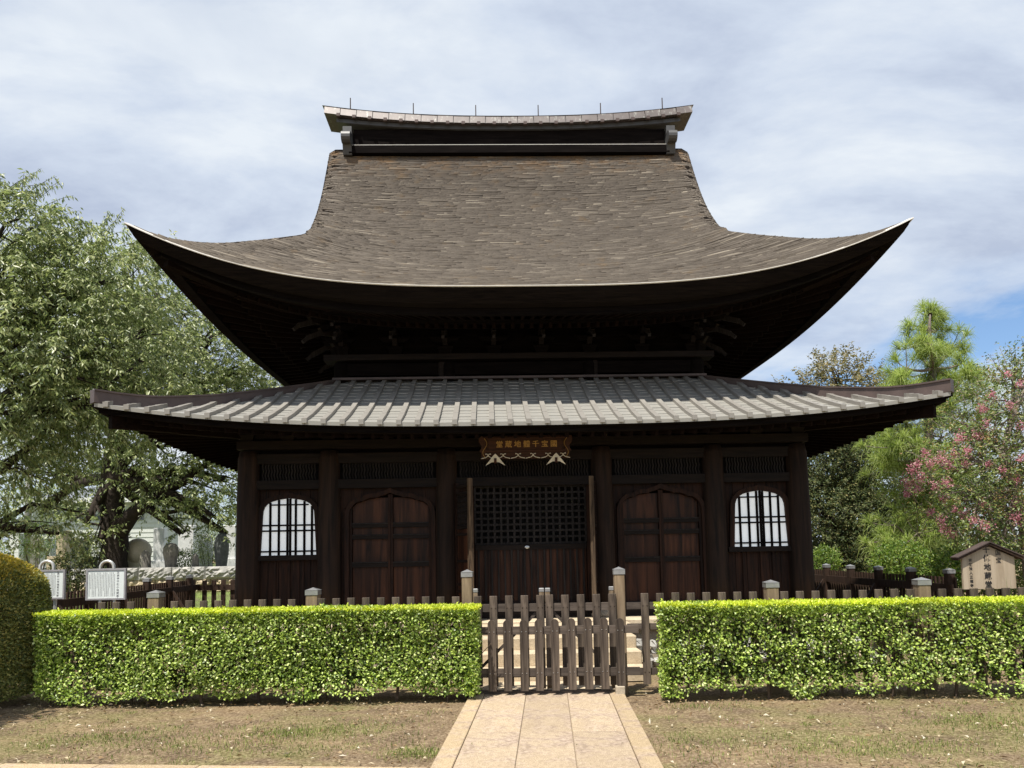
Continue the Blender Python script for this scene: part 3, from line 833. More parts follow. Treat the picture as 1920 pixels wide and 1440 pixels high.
# ---- door bays
for sx in (-1, 1):
    cx = sx * 2.0
    xa, xb = (-2.89 + 0.15, -1.17 - 0.15) if sx < 0 else (1.13 + 0.15, 2.80 - 0.15)
    put_part(MB().box(xa - 0.02, xb + 0.02, 0.10, 0.12, 0.79, 2.56), 'door_backing', M['black_cedar'], hall)
    dr = bpy.data.objects.new('panel_doors', None); col.objects.link(dr); dr.parent = hall
    inner = cusp(DOOR_HALF, (-0.60, 0.79), 2.485); outer = cusp(DOOR_HALF, (-0.60, 0.78), 2.485, 0.062)
    put_part(MB().ring(shift(outer, cx), shift(inner, cx), -0.05, 0.06), 'door_frame', M['dark_v'], dr)
    for w in ((xa - 0.02, cx - 0.66), (cx + 0.66, xb + 0.02)):
        put_part(MB().box(w[0], w[1], 0.03, 0.06, 0.79, 2.56), 'jamb_board', M['dark_v'], dr)
    for sgn in (-1, 1):
        spans = [(0.83, 1.40), (1.48, 1.81), (1.88, 1.98), (2.05, 2.42)]
        x0, x1 = sorted((cx + sgn * 0.035, cx + sgn * 0.56))
        for z0, z1 in spans:
            if z1 > 2.3:
                xs_ = np.linspace(x0 + 0.004, x1 - 0.004, 9)
                poly = [(x0 + 0.004, z0)] + [(x1 - 0.004, z0)] + [(x, min(z1, top_at(inner, x - cx) - 0.01)) for x in xs_[::-1]]
                put_part(MB().prism(poly, 0.035, 0.06), 'door_panel', M['panel'], dr)
            else:
                put_part(MB().box(x0 + 0.004, x1 - 0.004, 0.035, 0.06, z0, z1), 'door_panel', M['panel'], dr)
        for z0, z1 in ((0.79, 0.83), (1.40, 1.48), (1.81, 1.88), (1.98, 2.05)):
            put_part(MB().box(x0, x1, -0.005, 0.055, z0, z1), 'door_rail', M['dark_h'], dr)
            put_part(MB().box(x0, x1, -0.015, -0.006, z1 - 0.018, z1 - 0.004), 'rail_moulding', M['edge'], dr)
        xs0 = sorted((cx + sgn * 0.002, cx + sgn * 0.034)); put_part(MB().box(*xs0, -0.012, 0.06, 0.79, top_at(inner, 0.03) - 0.01), 'door_stile', M['dark_v'], dr)
        xs0 = sorted((cx + sgn * 0.561, cx + sgn * 0.598)); put_part(MB().box(*xs0, -0.012, 0.06, 0.79, 2.29), 'door_stile', M['dark_v'], dr)
    # boards above the arch
    xs_ = np.linspace(xa - 0.02, xb + 0.02, 9)
    for i in range(8):
        zz = [max(2.16, top_at(outer, min(max(x - cx, -0.62), 0.62)) - 0.02) if abs(x - cx) < 0.62 else 2.2 for x in (xs_[i], xs_[i + 1])]
        if max(zz) < 2.54:
            put_part(MB().prism([(xs_[i] + .002, zz[0]), (xs_[i + 1] - .002, zz[1]), (xs_[i + 1] - .002, 2.56), (xs_[i] + .002, 2.56)], 0.022, 0.029), 'spandrel_board', M['dark_v'], dr)

# ---- centre bay: lattice door, folded outer leaves
lat = bpy.data.objects.new('lattice_door', None); col.objects.link(lat); lat.parent = hall
LX0, LX1 = -0.76, 0.88
for i in range(18):
    x = LX0 + i * (LX1 - LX0) / 17
    put_part(MB().box(x - 0.016, x + 0.016, 0.02, 0.05, 1.70, 2.55), 'lattice_bar', M['edge'], lat)
for i in range(10):
    z = 1.71 + i * 0.84 / 9
    put_part(MB().box(LX0, LX1, 0.015, 0.045, z - 0.015, z + 0.015), 'lattice_bar', M['edge'], lat)
put_part(MB().box(LX0, LX1, 0.0, 0.06, 1.615, 1.69), 'door_rail', M['dark_h'], lat)
put_part(MB().box(LX0, LX1, 0.0, 0.06, 0.79, 0.86), 'door_rail', M['dark_h'], lat)
for i in range(9):
    x0 = LX0 + i * (LX1 - LX0) / 9
    put_part(MB().box(x0 + 0.002, x0 + (LX1 - LX0) / 9 - 0.002, 0.045, 0.065, 0.86, 1.615), 'door_plank', M['panel'], lat)
for i in range(17):
    x = LX0 + (i + 0.5) * (LX1 - LX0) / 17
    put_part(MB().box(x - 0.013, x + 0.013, 0.012, 0.043, 0.86, 1.615), 'door_batten', M['edge'], lat)
put_part(MB().lathe((0, 0, 0), [(0.035, 0), (0.035, 0.008), (0.02, 0.012), (0.008, 0.012)], 14).mesh('lock_plate', M['bolt']), 'lock_plate', None, lat)
lp = [o for o in lat.children if o.name.startswith('lock_plate')][0]
lp.matrix_parent_inverse = Matrix.Identity(4); lp.location = (0.0, -0.002 - CY, 1.652); lp.rotation_euler = (math.pi / 2, 0, 0); lp.scale = (1.0, 0.6, 1.0)
for xa, xb in ((-1.02, LX0 - 0.01), (LX1 + 0.01, 0.99)):
    put_part(MB().box(xa, xb, 0.02, 0.07, 0.79, 2.56), 'door_jamb', M['dark_v'], hall)
def outer_leaf(h, e, nm):
    """open door leaf from hinge h to free edge e (plan points)"""
    root = bpy.data.objects.new(nm, None); col.objects.link(root); root.parent = hall
    h, e = Vector((*h, 0)), Vector((*e, 0)); d = (e - h); L = d.length; ang = math.atan2(d.y, d.x)
    root.matrix_parent_inverse = Matrix.Translation((0, -CY, 0)); root.location = h; root.rotation_euler = (0, 0, ang)
    def p(mb_, n_, m_): return put(n_, mb_.mesh(n_, m_), root, (0, 0, 0))
    p(MB().box(0.0, 0.06, -0.025, 0.025, 0.66, 2.60), 'leaf_stile', M['dark_v'])
    p(MB().cbox(L - 0.075, L, -0.032, 0.032, 0.66, 2.63), 'leaf_stile', M['grey_old'])
    zs = [0.68, 1.02, 1.12, 1.45, 1.55, 1.83, 1.93, 2.40, 2.5]
    for i, z in enumerate((0.66, 1.02, 1.12, 1.45, 1.83, 1.93, 2.42, 2.52)):
        p(MB().box(0.061, L - 0.076, -0.02, 0.02, z, z + 0.035), 'leaf_rail', M['dark_h'])
    p(MB().box(0.061, L - 0.076, -0.008, 0.008, 0.70, 1.92), 'leaf_panel', M['panel'])
    for i in range(5):
        x = 0.09 + i * (L - 0.24) / 4
        p(MB().box(x - .008, x + .008, -0.012, 0.012, 1.97, 2.41), 'leaf_lattice', M['dark_h'])
    for i in range(6):
        z = 2.0 + i * 0.075
        p(MB().box(0.062, L - 0.077, -0.009, 0.009, z, z + 0.016), 'leaf_lattice', M['dark_h'])
outer_leaf((-1.03, -0.10), (-0.80, -0.62), 'open_leaf')
outer_leaf((1.00, -0.10), (0.885, -0.66), 'open_leaf')

# ---- name plaque under the skirt roof
FONTS = []
def text(name, body, size, mat, parent, loc, rot=(math.pi / 2, 0, 0), extrude=0.004, sx=1.0, offset=0.0):
    cu = bpy.data.curves.new(name, 'FONT'); cu.body = body; cu.size = size; cu.extrude = extrude; cu.offset = offset
    cu.align_x = 'CENTER'; cu.align_y = 'CENTER'; cu.materials.append(mat); cu.resolution_u = 3
    o = bpy.data.objects.new(name, cu); col.objects.link(o); o.parent = parent
    o.location = loc; o.rotation_euler = rot; o.scale = (sx, 1, 1)
    FONTS.append(o)
    return o
pl = thing('name_plaque', 'reddish wooden plaque with gilt characters hung above the lattice door', 'plaque', (-0.02, -0.50, 2.92), own=True)
pl.matrix_basis = Matrix.Translation((-0.02, -0.52, 2.90)) @ Matrix.Rotation(math.radians(14), 4, 'X')
put('backboard', MB().box(-0.63, 0.63, 0.0, 0.03, 0.0, 0.33).mesh('backboard', M['plaque']), pl, (0, 0, 0))
put('centre_panel', MB().box(-0.52, 0.52, -0.012, -0.001, 0.13, 0.285).mesh('centre_panel', M['plaque']), pl, (0, 0, 0))
for z0, z1 in ((0.105, 0.128), (0.288, 0.312)):
    put('frame_rail', MB().box(-0.56, 0.56, -0.03, -0.001, z0, z1).mesh('frame_rail', M['plaque']), pl, (0, 0, 0))
for sx in (-1, 1):
    b = MB(); b.prism([(x * sx, z) for x, z in ([(0.56, 0.02), (0.64, 0.0), (0.60, 0.07), (0.65, 0.12), (0.61, 0.18), (0.66, 0.25), (0.655, 0.335), (0.60, 0.325), (0.56, 0.31)])], -0.032, -0.002)
    put('carved_side', b.mesh('carved_side', M['plaque']), pl, (0, 0, 0))
    b = MB(); b.tube([(sx * (0.575 + 0.03 * math.sin(t * 6.5)), -0.035, 0.03 + 0.27 * t) for t in np.linspace(0, 1, 14)], 0.004, 5)
    put('gilt_scroll', b.mesh('gilt_scroll', M['gold']), pl, (0, 0, 0))
for i, ch in enumerate('國宝千體地蔵堂'):
    text('gilt_character', ch, 0.10, M['gold'], pl, (0.40 - i * 0.128, -0.018, 0.207), offset=0.0015)
b = MB()
for x in np.linspace(-0.53, 0.53, 6):
    for sg in (-1, 1):
        b.tube([(x, -0.036, 0.052), (x + sg * 0.012, -0.036, 0.075), (x + sg * 0.034, -0.036, 0.082), (x + sg * 0.036, -0.036, 0.07)], 0.0055, 5)
        b.tube([(x, -0.036, 0.052), (x + sg * 0.035, -0.036, 0.028), (x + sg * 0.10, -0.036, 0.014)], 0.0055, 5)
put('scroll_trim', b.mesh('scroll_trim', M['ivory']), pl, (0, 0, 0))
for sx in (-1, 1):
    cx = sx * 0.43 - 0.0
    b = MB(); out_ = [(-0.14, -0.085), (-0.05, -0.035), (0.05, -0.035), (0.14, -0.085), (0.03, 0.055), (0.0, 0.085), (-0.03, 0.055)]
    b.prism([(cx + x, z) for x, z in out_], -0.06, -0.037)
    br = put('hanging_bracket', b.mesh('hanging_bracket', M['ivory']), pl, (0, 0, 0))
    put('bracket_pin', MB().box(cx - 0.018, cx + 0.018, -0.072, -0.061, -0.05, 0.022).mesh('bracket_pin', M['plaque']), br, (0, 0, 0))

# ---- stone steps up to the lattice door
st = thing('stone_steps', 'pale worn stone steps rising to the podium behind the gate', 'steps', (0.0, -1.2, 0))
for k, (z, y0, y1) in enumerate(((0.16, -1.90, -1.58), (0.32, -1.578, -1.26), (0.475, -1.258, -0.94), (0.605, -0.938, -0.66))):
    MB().cbox(-1.3 + 0.004 * k, 1.35 - 0.004 * k, y0, y1 + (0.0), 0.002, z, 0.012).build('step', M['step'], st)

# ================================================================== ground, path
def ground_mat():
    m, t, b = new_mat('mossy_soil')
    n1 = noise(t, 0.55, 6, 0.6, coord='Object'); n2 = noise(t, 2.6, 6, 0.65, off=(3, 7, 0)); n3 = noise(t, 38, 4, 0.7); n4 = noise(t, 160, 2, 0.6)
    c = ramp(t, n2, [(0.34, (0.105, 0.068, 0.043)), (0.50, (0.22, 0.15, 0.09)), (0.66, (0.38, 0.275, 0.165))])
    moss = ramp(t, mathn(t, 'ADD', mathn(t, 'MULTIPLY', n1, 0.6), mathn(t, 'MULTIPLY', n2, 0.4)), [(0.47, (0, 0, 0)), (0.56, (.8, .8, .8))])
    c = mixc(t, moss, c, ramp(t, n3, [(0.3, (0.115, 0.12, 0.026)), (0.7, (0.25, 0.25, 0.075))]))
    tan = ramp(t, noise(t, 1.1, 7, 0.68, (0.55, 1.3, 1), 0.3, 'Object', (2, 11, 0)), [(0.50, (0, 0, 0)), (0.62, (.65, .65, .65))])
    c = mixc(t, tan, c, (0.38, 0.26, 0.15))
    c = mixc(t, 0.5, c, ramp(t, n3, [(0.38, (0.055, 0.040, 0.026)), (0.52, (0.215, 0.16, 0.10)), (0.64, (0.50, 0.40, 0.27))]))
    c = mixc(t, ramp(t, n4, [(0.60, (0, 0, 0)), (0.72, (.6, .6, .6))]), c, (0.40, 0.33, 0.24))
    t.links.new(c, b.inputs['Base Color']); b.inputs['Roughness'].default_value = 0.95; b.inputs['Specular IOR Level'].default_value = 0.1
    bump(t, b, mathn(t, 'ADD', n3, mathn(t, 'MULTIPLY', n4, 0.5)), 0.75, 0.03)
    return m
M['soil'] = ground_mat()
gx = np.concatenate([[-400, -120, -40], np.linspace(-14, 14, 90), [40, 120, 400]])
gy = np.concatenate([[-300, -60, -20], np.linspace(-8, 9, 70), [14, 20, 40, 120, 500]])
GX, GY = np.meshgrid(gx, gy, indexing='ij')
lump = 0.012 * np.sin(GX * 2.1 + np.sin(GY * 1.7)) * np.cos(GY * 2.9 + GX) + 0.006 * np.sin(GX * 7.3) * np.cos(GY * 6.1)
lump = np.where((np.abs(GX) < 14) & (GY > -8) & (GY < 9), lump, 0) - 0.012
b = MB(); b.grid(np.stack([GX, GY, lump], -1).tolist())
struct(b.build('ground', M['soil'], None, True))

FA = math.atan(-0.075); G0 = Vector((0.05, -2.6, 0.0))               # frame of fence and path: u along the fence, w into the yard
FM = Matrix.Translation(G0) @ Matrix.Rotation(FA, 4, 'Z')
def fw(u, w, z=0.0): return FM @ Vector((u, w, z))
def ffr(px, py, w=0.0):
    """(u, z) where a photo pixel meets the upright plane w = const"""
    n = (FM.to_3x3() @ Vector((0, 1, 0))); g = fw(0, w)
    d = CAM_ROT @ Vector(((px - 960) / F_PX, -(py - PPY) / F_PX, -1.0))
    p = CAM_POS + d * (n.dot(g - CAM_POS) / n.dot(d)); q = FM.inverted() @ p
    return q.x, q.z
def pave_mat(name, c0, c1, c2, spots_, joint):
    m, t, b = new_mat(name)
    n1 = noise(t, 1.7, 5, 0.6); n2 = noise(t, 26, 5, 0.7); n3 = noise(t, 120, 3, 0.65)
    c = ramp(t, n1, [(0.3, c0), (0.5, c1), (0.72, c2)])
    c = mixc(t, 0.42, c, ramp(t, n2, [(0.40, spots_), (0.52, c1), (0.7, tuple(min(1, x * 1.25) for x in c2))]))
    c = mixc(t, 0.45, c, ramp(t, n3, [(0.42, tuple(x * .45 for x in c0)), (0.6, tuple(min(1, x * 1.3) for x in c2))]))
    c = mixc(t, ramp(t, noise(t, 3.1, 5, 0.65, (1, 1, 1), 0.4, 'Object', (9, 4, 0)), [(0.46, (0, 0, 0)), (0.60, (.6, .6, .6))]), c, ramp(t, n2, [(0.40, (0.20, 0.145, 0.115)), (0.60, (0.46, 0.36, 0.30))]))
    v = t.nodes.new('ShaderNodeHueSaturation'); t.links.new(mathn(t, 'ADD', mathn(t, 'MULTIPLY', obj_random(t), 0.16), 0.92), v.inputs['Value'])
    t.links.new(c, v.inputs['Color']); t.links.new(v.outputs[0], b.inputs['Base Color'])
    b.inputs['Roughness'].default_value = 0.9; b.inputs['Specular IOR Level'].default_value = 0.2
    bump(t, b, mathn(t, 'ADD', n2, n3), 0.5, 0.008)
    return m
M['pave'] = pave_mat('sandy_paving', (0.38, 0.285, 0.18), (0.44, 0.34, 0.23), (0.48, 0.385, 0.28), (0.20, 0.145, 0.105), 0)
M['kerb'] = pave_mat('ochre_kerb', (0.36, 0.265, 0.155), (0.43, 0.325, 0.20), (0.48, 0.375, 0.245), (0.28, 0.20, 0.125), 0)
M['joint'] = plain('sandy_joint', (0.27, 0.21, 0.145), 0.95)
path = thing('path', 'x', 'x', G0, FA, own=True); del path['label'], path['category']; struct(path)
put('path_bed', MB().box(-0.82, 0.845, -9.0, 1.0, -0.05, 0.012).mesh('path_bed', M['joint']), path, (0, 0, 0))
us = [-0.835, -0.672, -0.213, 0.241, 0.698, 0.862]
def slab(name, u0, u1, w0, w1, z, mat, gap=0.002):
    g = gap
    m = MB().cbox(-(u1 - u0) / 2 + g, (u1 - u0) / 2 - g, -(w1 - w0) / 2 + g, (w1 - w0) / 2 - g, 0.0, z, 0.005)
    return put(name, m.mesh(name, mat), path, ((u0 + u1) / 2, (w0 + w1) / 2, 0.0))
for i in range(5):
    kerb_ = i in (0, 4)
    w = 0.02
    first = True
    while w > -8.5:
        L = (1.95 if kerb_ else 2.3) if not first else (1.45 + 0.3 * (i % 2) if kerb_ else 1.9 + 0.0 * i)
        first = False
        slab('kerb_stone' if kerb_ else 'paving_slab', us[i], us[i + 1], w - L, w, 0.034 if kerb_ else 0.026 + random.uniform(-.002, .002), M['kerb'] if kerb_ else M['pave'])
        w -= L
for i in range(3):
    slab('paving_slab', us[1 + i], us[2 + i], 0.025, 0.68, 0.03, M['step'])
# threshold strips at the gate and the kerb across the yard
put('threshold', MB().cbox(-0.80, 0.72, -0.10, -0.02, 0.0, 0.055, 0.008).mesh('threshold', M['rail']), path, (0, 0, 0))
kb = thing('kerb', 'x', 'x', G0, FA, own=True); del kb['label'], kb['category']; struct(kb)
u = -9.0
while u < -0.95:
    put('kerb_stone', MB().cbox(0.003, 0.797 if u + 0.8 < -0.9 else -0.853 - u, -0.16, 0.0, -0.02, 0.03, 0.006).mesh('kerb_stone', M['kerb']), kb, (u, -2.77 - 0.055 * (u + 5), 0), (0, 0, -0.055)); u += 0.8

# ================================================================== fences and gates
def picket_mesh(name, w, h, z0, t, rails, mats, rounded=False, y0=-0.0):
    b = MB()
    if rounded:
        poly = [(-w / 2, z0), (w / 2, z0), (w / 2, h - w / 2)] + [(w / 2 * math.cos(a), h - w / 2 + w / 2 * math.sin(a)) for a in np.linspace(0.2, math.pi - 0.2, 8)] + [(-w / 2, h - w / 2)]
        b.prism(poly, y0 - t, y0)
    else:
        b.cbox(-w / 2, w / 2, y0 - t, y0, z0, h, 0.004)
    b.mi = 1
    for z in rails:
        for x in (-w * 0.27, w * 0.27):
            n = 7; r = 0.0075
            ring = [(x + r * math.cos(2 * math.pi * k / n), y0 - t + 0.001, z + r * math.sin(2 * math.pi * k / n)) for k in range(n)]
            tip = [(x + r * .5 * math.cos(2 * math.pi * k / n), y0 - t - 0.005, z + r * .5 * math.sin(2 * math.pi * k / n)) for k in range(n)]
            b.add(ring + tip, [(k, (k + 1) % n, n + (k + 1) % n, n + k) for k in range(n)] + [tuple(range(n, 2 * n))])
    return b.mesh(name, mats)
def cap_mesh(w, z, h=0.085):
    b = MB(); a = w / 2 + 0.006
    b.box(-a, a, -a, a, z - h, z - 0.03)
    vs = [(-a - .003, -a - .003, z - 0.03), (a + .003, -a - .003, z - 0.03), (a + .003, a + .003, z - 0.03), (-a - .003, a + .003, z - 0.03), (0, 0, z)]
    b.add(vs, [(3, 2, 1, 0), (0, 1, 4), (1, 2, 4), (2, 3, 4), (3, 0, 4)])
    return b.mesh('post_cap', M['cap'])
def post(parent, u, w, h, wid, name='fence_post', mat='post'):
    p = put(name, MB().cbox(-wid / 2, wid / 2, -wid / 2, wid / 2, -0.05, h - 0.085, 0.006).mesh(name, M[mat]), parent, (u, w, 0))
    put('post_cap', cap_mesh(wid, h), p, (0, 0, 0))
    return p
PW = 0.086
pm_sq = picket_mesh('picket', PW, 1.10, 0.10, 0.024, (0.965, 0.235), [M['picket'], M['bolt_dark']], y0=-0.02)
pm_lower = picket_mesh('picket', PW, 0.80, 0.10, 0.024, (0.73, 0.235), [M['picket'], M['bolt_dark']], y0=-0.02)
pm_stub = picket_mesh('picket', PW, 1.10, 0.90, 0.024, (0.965,), [M['picket'], M['bolt_dark']], y0=-0.02)
def rail(parent, u0, u1, z0, z1, w0=-0.019, w1=0.019, name='rail'):
    return put(name, MB().box(u0, u1, w0, w1, z0, z1).mesh(name, M['rail']), parent, (0, 0, 0))

fl = thing('picket_fence', 'square-topped picket fence with capped posts behind the hedge under the info boards', 'fence', G0, FA, group='front picket fences', own=True)
fr = thing('picket_fence', 'square-topped picket fence with capped posts behind the hedge below the roofed notice', 'fence', G0, FA, group='front picket fences', own=True)
for f, us_, posts, ends in ((fl, (-5.2, -0.93), (ffr(289, 1110)[0], ffr(585, 1104)[0], -0.865), None), (fr, (0.93, 6.6), (0.858, ffr(1447, 1089)[0], ffr(1731, 1085)[0], 5.95), None)):
    for p in posts:
        tall = abs(p) < 1.0
        post(f, p, 0.045, 1.40 if tall else 1.225, 0.118 if tall else 0.135)
    rail(f, *us_, 0.925, 1.0); rail(f, *us_, 0.20, 0.275)
    rail(f, *us_, 0.70, 0.765) if f is fr else None
    u = us_[1] - 0.06 if f is fl else us_[0] + 0.20
    k = 0
    while us_[0] < u < us_[1]:
        if f is fr and k == 1:
            put('picket', pm_stub, f, (u, 0, 0)); put('picket', pm_lower, f, (u + 0.005, 0.0, 0))
        elif min(abs(u - p) for p in posts) > 0.09:
            put('picket', pm_sq, f, (u, 0, random.uniform(-.004, .004)))
        u += -0.171 if f is fl else 0.171; k += 1
# inner double gate
for sx, nm in ((-1, 'left'), (1, 'right')):
    other = 'hinged on the post at the lower-left hedge end' if sx < 0 else 'hinged on the post beside the sliding gate latch'
    g = thing('gate_leaf', ('square-topped wooden gate leaf hung from the capped post at the info-board hedge' if sx < 0 else 'square-topped wooden gate leaf hung from the capped post at the notice-board hedge'), 'gate', G0, FA, group='double gate leaves', own=True)
    c = 0.015
    mid = ffr(1021, 1110)[0]
    a, e = (mid - 0.006, -0.795) if sx < 0 else (mid + 0.006, 0.79)
    put('meeting_stile', MB().cbox(min(a, a + sx * 0.055), max(a, a + sx * 0.055), 0.0, 0.05, 0.06, 1.135, 0.004).mesh('meeting_stile', M['post']), g, (0, 0, 0))
    put('stile_cap', MB().cbox(min(a - sx * .001, a + sx * 0.058), max(a - sx * .001, a + sx * 0.058), -0.003, 0.053, 1.136, 1.175, 0.004).mesh('stile_cap', M['cap']), g, (0, 0, 0))
    put('hinge_stile', MB().cbox(min(e, e - sx * 0.05), max(e, e - sx * 0.05), 0.0, 0.05, 0.06, 1.14, 0.004).mesh('hinge_stile', M['post']), g, (0, 0, 0))
    put('stile_cap', MB().cbox(min(e, e - sx * 0.05) - .002, max(e, e - sx * 0.05) + .002, -0.003, 0.053, 1.141, 1.18, 0.004).mesh('stile_cap', M['cap']), g, (0, 0, 0))
    lo, hi = sorted((a, e))
    rail(g, lo, hi, 0.92, 1.005); rail(g, lo, hi, 0.19, 0.27)
    b = MB(); b.bar((e - sx * 0.03, 0.03, 0.25), (a + sx * 0.06, 0.03, 0.93), 0.03, 0.06, (0, 1, 0)); put('brace', b.mesh('brace', M['rail']), g, (0, 0, 0))
    for k in range(5):
        u = a + sx * (PW / 2 + 0.003 + k * 0.1755)
        if abs(u) < abs(e) + 0.05: put('picket', pm_sq, g, (u, 0, random.uniform(-.003, .003)))
# low sliding gate with rounded pickets
sg = thing('sliding_gate', 'low gate of nine round-topped pickets across the end of the path', 'gate', G0, FA, own=True)
GW = -0.16
pm_round = picket_mesh('picket', 0.090, 0.845, 0.075, 0.026, (0.715, 0.265), [M['picket'], M['bolt']], True)
for k, px in enumerate((920, 949, 980, 1008, 1038, 1069, 1100, 1130, 1160)):
    u = ffr(px + 3, 1220, GW)[0]
    put('picket', pm_round, sg, (u, GW - 0.02, random.uniform(-.006, .006) + 0.004 * (k > 5)))
u1 = ffr(1197, 1180, GW)[0]; u0 = ffr(893, 1180, GW)[0]
rail(sg, u0, u1, 0.68, 0.765, GW - 0.0185, GW + 0.018); rail(sg, u0, ffr(1200, 1260, GW)[0], 0.225, 0.31, GW - 0.0185, GW + 0.018)
uu = ffr(1162, 1280, GW)[0]
put('footing', MB().cbox(uu - 0.05, uu + 0.05, GW - 0.075, GW + 0.03, -0.02, 0.115, 0.006).mesh('footing', M['stone']), sg, (0, 0, 0))
ul = ffr(889, 1240, GW)[0]
put('latch_post', MB().cbox(ul - 0.05, ul + 0.05, GW - 0.04, GW + 0.06, -0.03, 0.92, 0.006).mesh('latch_post', M['sfence']), sg, (0, 0, 0))

# side fences running back along the hall
sp = MB().box(-0.012, 0.012, -0.022, 0.022, 0.08, 1.10).mesh('picket', M['sfence'])
spl = MB().box(-0.012, 0.012, -0.022, 0.022, 0.08, 1.10).mesh('picket', M['picket'])
def side_fence(x, y0, y1, phase, label, inner, step=1.03):
    f = thing('side_fence', label, 'fence', (x, y0, 0), group='side fences of the hall', own=True)
    L = y1 - y0; n = int(L / step)
    for k in range(n + 1):
        y = phase + k * step
        if y > L + .01: break
        p = put('fence_post', MB().cbox(-0.055, 0.055, -0.055, 0.055, -0.05, 1.16, 0.005).mesh('fence_post', M['sfence']), f, (0, y, 0))
        put('post_cap', cap_mesh(0.11, 1.235, 0.08), p, (0, 0, 0))
        if k % 2 == 0:
            b = MB(); b.bar((inner * 0.62, y, 0.05), (inner * 0.06, y, 0.92), 0.05, 0.05, (0, 1, 0)); put('brace', b.mesh('brace', M['sfence']), f, (0, 0, 0))
    for z0, z1 in ((0.88, 1.0), (0.25, 0.36)):
        put('rail', MB().box(-0.02 + inner * 0.03, 0.02 + inner * 0.03, 0, L, z0, z1).mesh('rail', M['sfence']), f, (0, 0, 0))
    m = int(L / 0.10)
    for k in range(m):
        put('picket', sp, f, (-inner * 0.04, (k + 0.5) * L / m, 0))
    return f
side_fence(-7.0, -1.9, 5.9, 0.15, 'dark slatted fence along the hall beside the graveyard', 1)
side_fence(6.15, -0.35, 8.0, 0.12, 'dark slatted fence along the hall beside the long-needled pine', -1)
rf = thing('rear_fence', 'brown slatted fence with a dark pole joining the corner column of the hall', 'fence', (-7.0, 5.95, 0), own=True)
for z0, z1 in ((0.86, 0.98), (0.25, 0.36)):
    put('rail', MB().box(0, 2.7, -0.05, -0.02, z0, z1).mesh('rail', M['sfence']), rf, (0, 0, 0))
spr = MB().box(-0.05, 0.05, -0.012, 0.012, 0.08, 1.08).mesh('picket', M['sfence'])
for k in range(13): put('picket', spr, rf, (0.14 + k * 0.205, 0, 0))
put('pole', MB().tube([(1.05, -0.1, 0), (1.05, -0.1, 1.55)], 0.045, 8).mesh('pole', M['ink']), rf, (0, 0, 0))

# ================================================================== leaves
def leaf_mesh(C, D, Nn, L, W, fold=0.25):
    """one folded two-triangle leaf at each point: C base, D direction, Nn face normal"""
    D = D / (np.linalg.norm(D, axis=1, keepdims=True) + 1e-9)
    S = np.cross(D, Nn); S /= np.linalg.norm(S, axis=1, keepdims=True) + 1e-9
    U = np.cross(S, D)
    L = L[:, None]; W = W[:, None]
    mid = C + D * L * 0.45
    P = np.stack([C, mid + S * W / 2 + U * W * fold, C + D * L, mid - S * W / 2 + U * W * fold], 1).reshape(-1, 3)
    o = (np.arange(len(C)) * 4)[:, None]
    T = np.concatenate([o + np.array([[0, 2, 1]]), o + np.array([[0, 3, 2]])], 1).reshape(-1, 3)
    return P, T
def unit(n, r=rng):
    v = r.normal(size=(n, 3)); return v / np.linalg.norm(v, axis=1, keepdims=True)
def vnoise(P, freq, seed):
    r = np.random.default_rng(seed); out_ = np.zeros(len(P))
    for _ in range(6):
        k = r.normal(size=3) * freq; out_ += np.sin(P @ k + r.uniform(0, 6.28))
    return out_ / 6 ** 0.5

M['hedge_new_sunlit'] = leaf('hedge_sunlit_new_growth', [(0.0, (0.42, 0.53, 0.045)), (0.5, (0.60, 0.68, 0.07)), (1.0, (0.74, 0.78, 0.13))], 0.35, 0.4, 0.4)  # young lime leaves, plus sun brightness of the top put into the colour
M['hedge_shade'] = leaf('hedge_shade_leaves', [(0.0, (0.018, 0.034, 0.008)), (0.6, (0.040, 0.068, 0.014)), (1.0, (0.075, 0.11, 0.022))], 0.1, 0.5, 0.3)
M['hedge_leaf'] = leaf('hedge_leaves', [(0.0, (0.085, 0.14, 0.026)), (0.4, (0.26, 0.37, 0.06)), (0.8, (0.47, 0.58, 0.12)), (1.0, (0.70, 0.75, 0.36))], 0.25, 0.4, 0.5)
M['bush_leaf'] = leaf('bush_leaves', [(0.0, (0.085, 0.115, 0.036)), (0.5, (0.20, 0.225, 0.065)), (0.85, (0.35, 0.34, 0.10)), (1.0, (0.52, 0.45, 0.15))], 0.25, 0.45, 0.4)
M['bush_new'] = leaf('bush_new_growth', [(0.0, (0.30, 0.26, 0.04)), (0.5, (0.46, 0.37, 0.06)), (1.0, (0.60, 0.46, 0.10))], 0.35, 0.45, 0.4)
M['twig'] = wood('hedge_stem', (0.05, 0.035, 0.025), (0.16, 0.12, 0.09), 'Z', 0.9, 0.3)
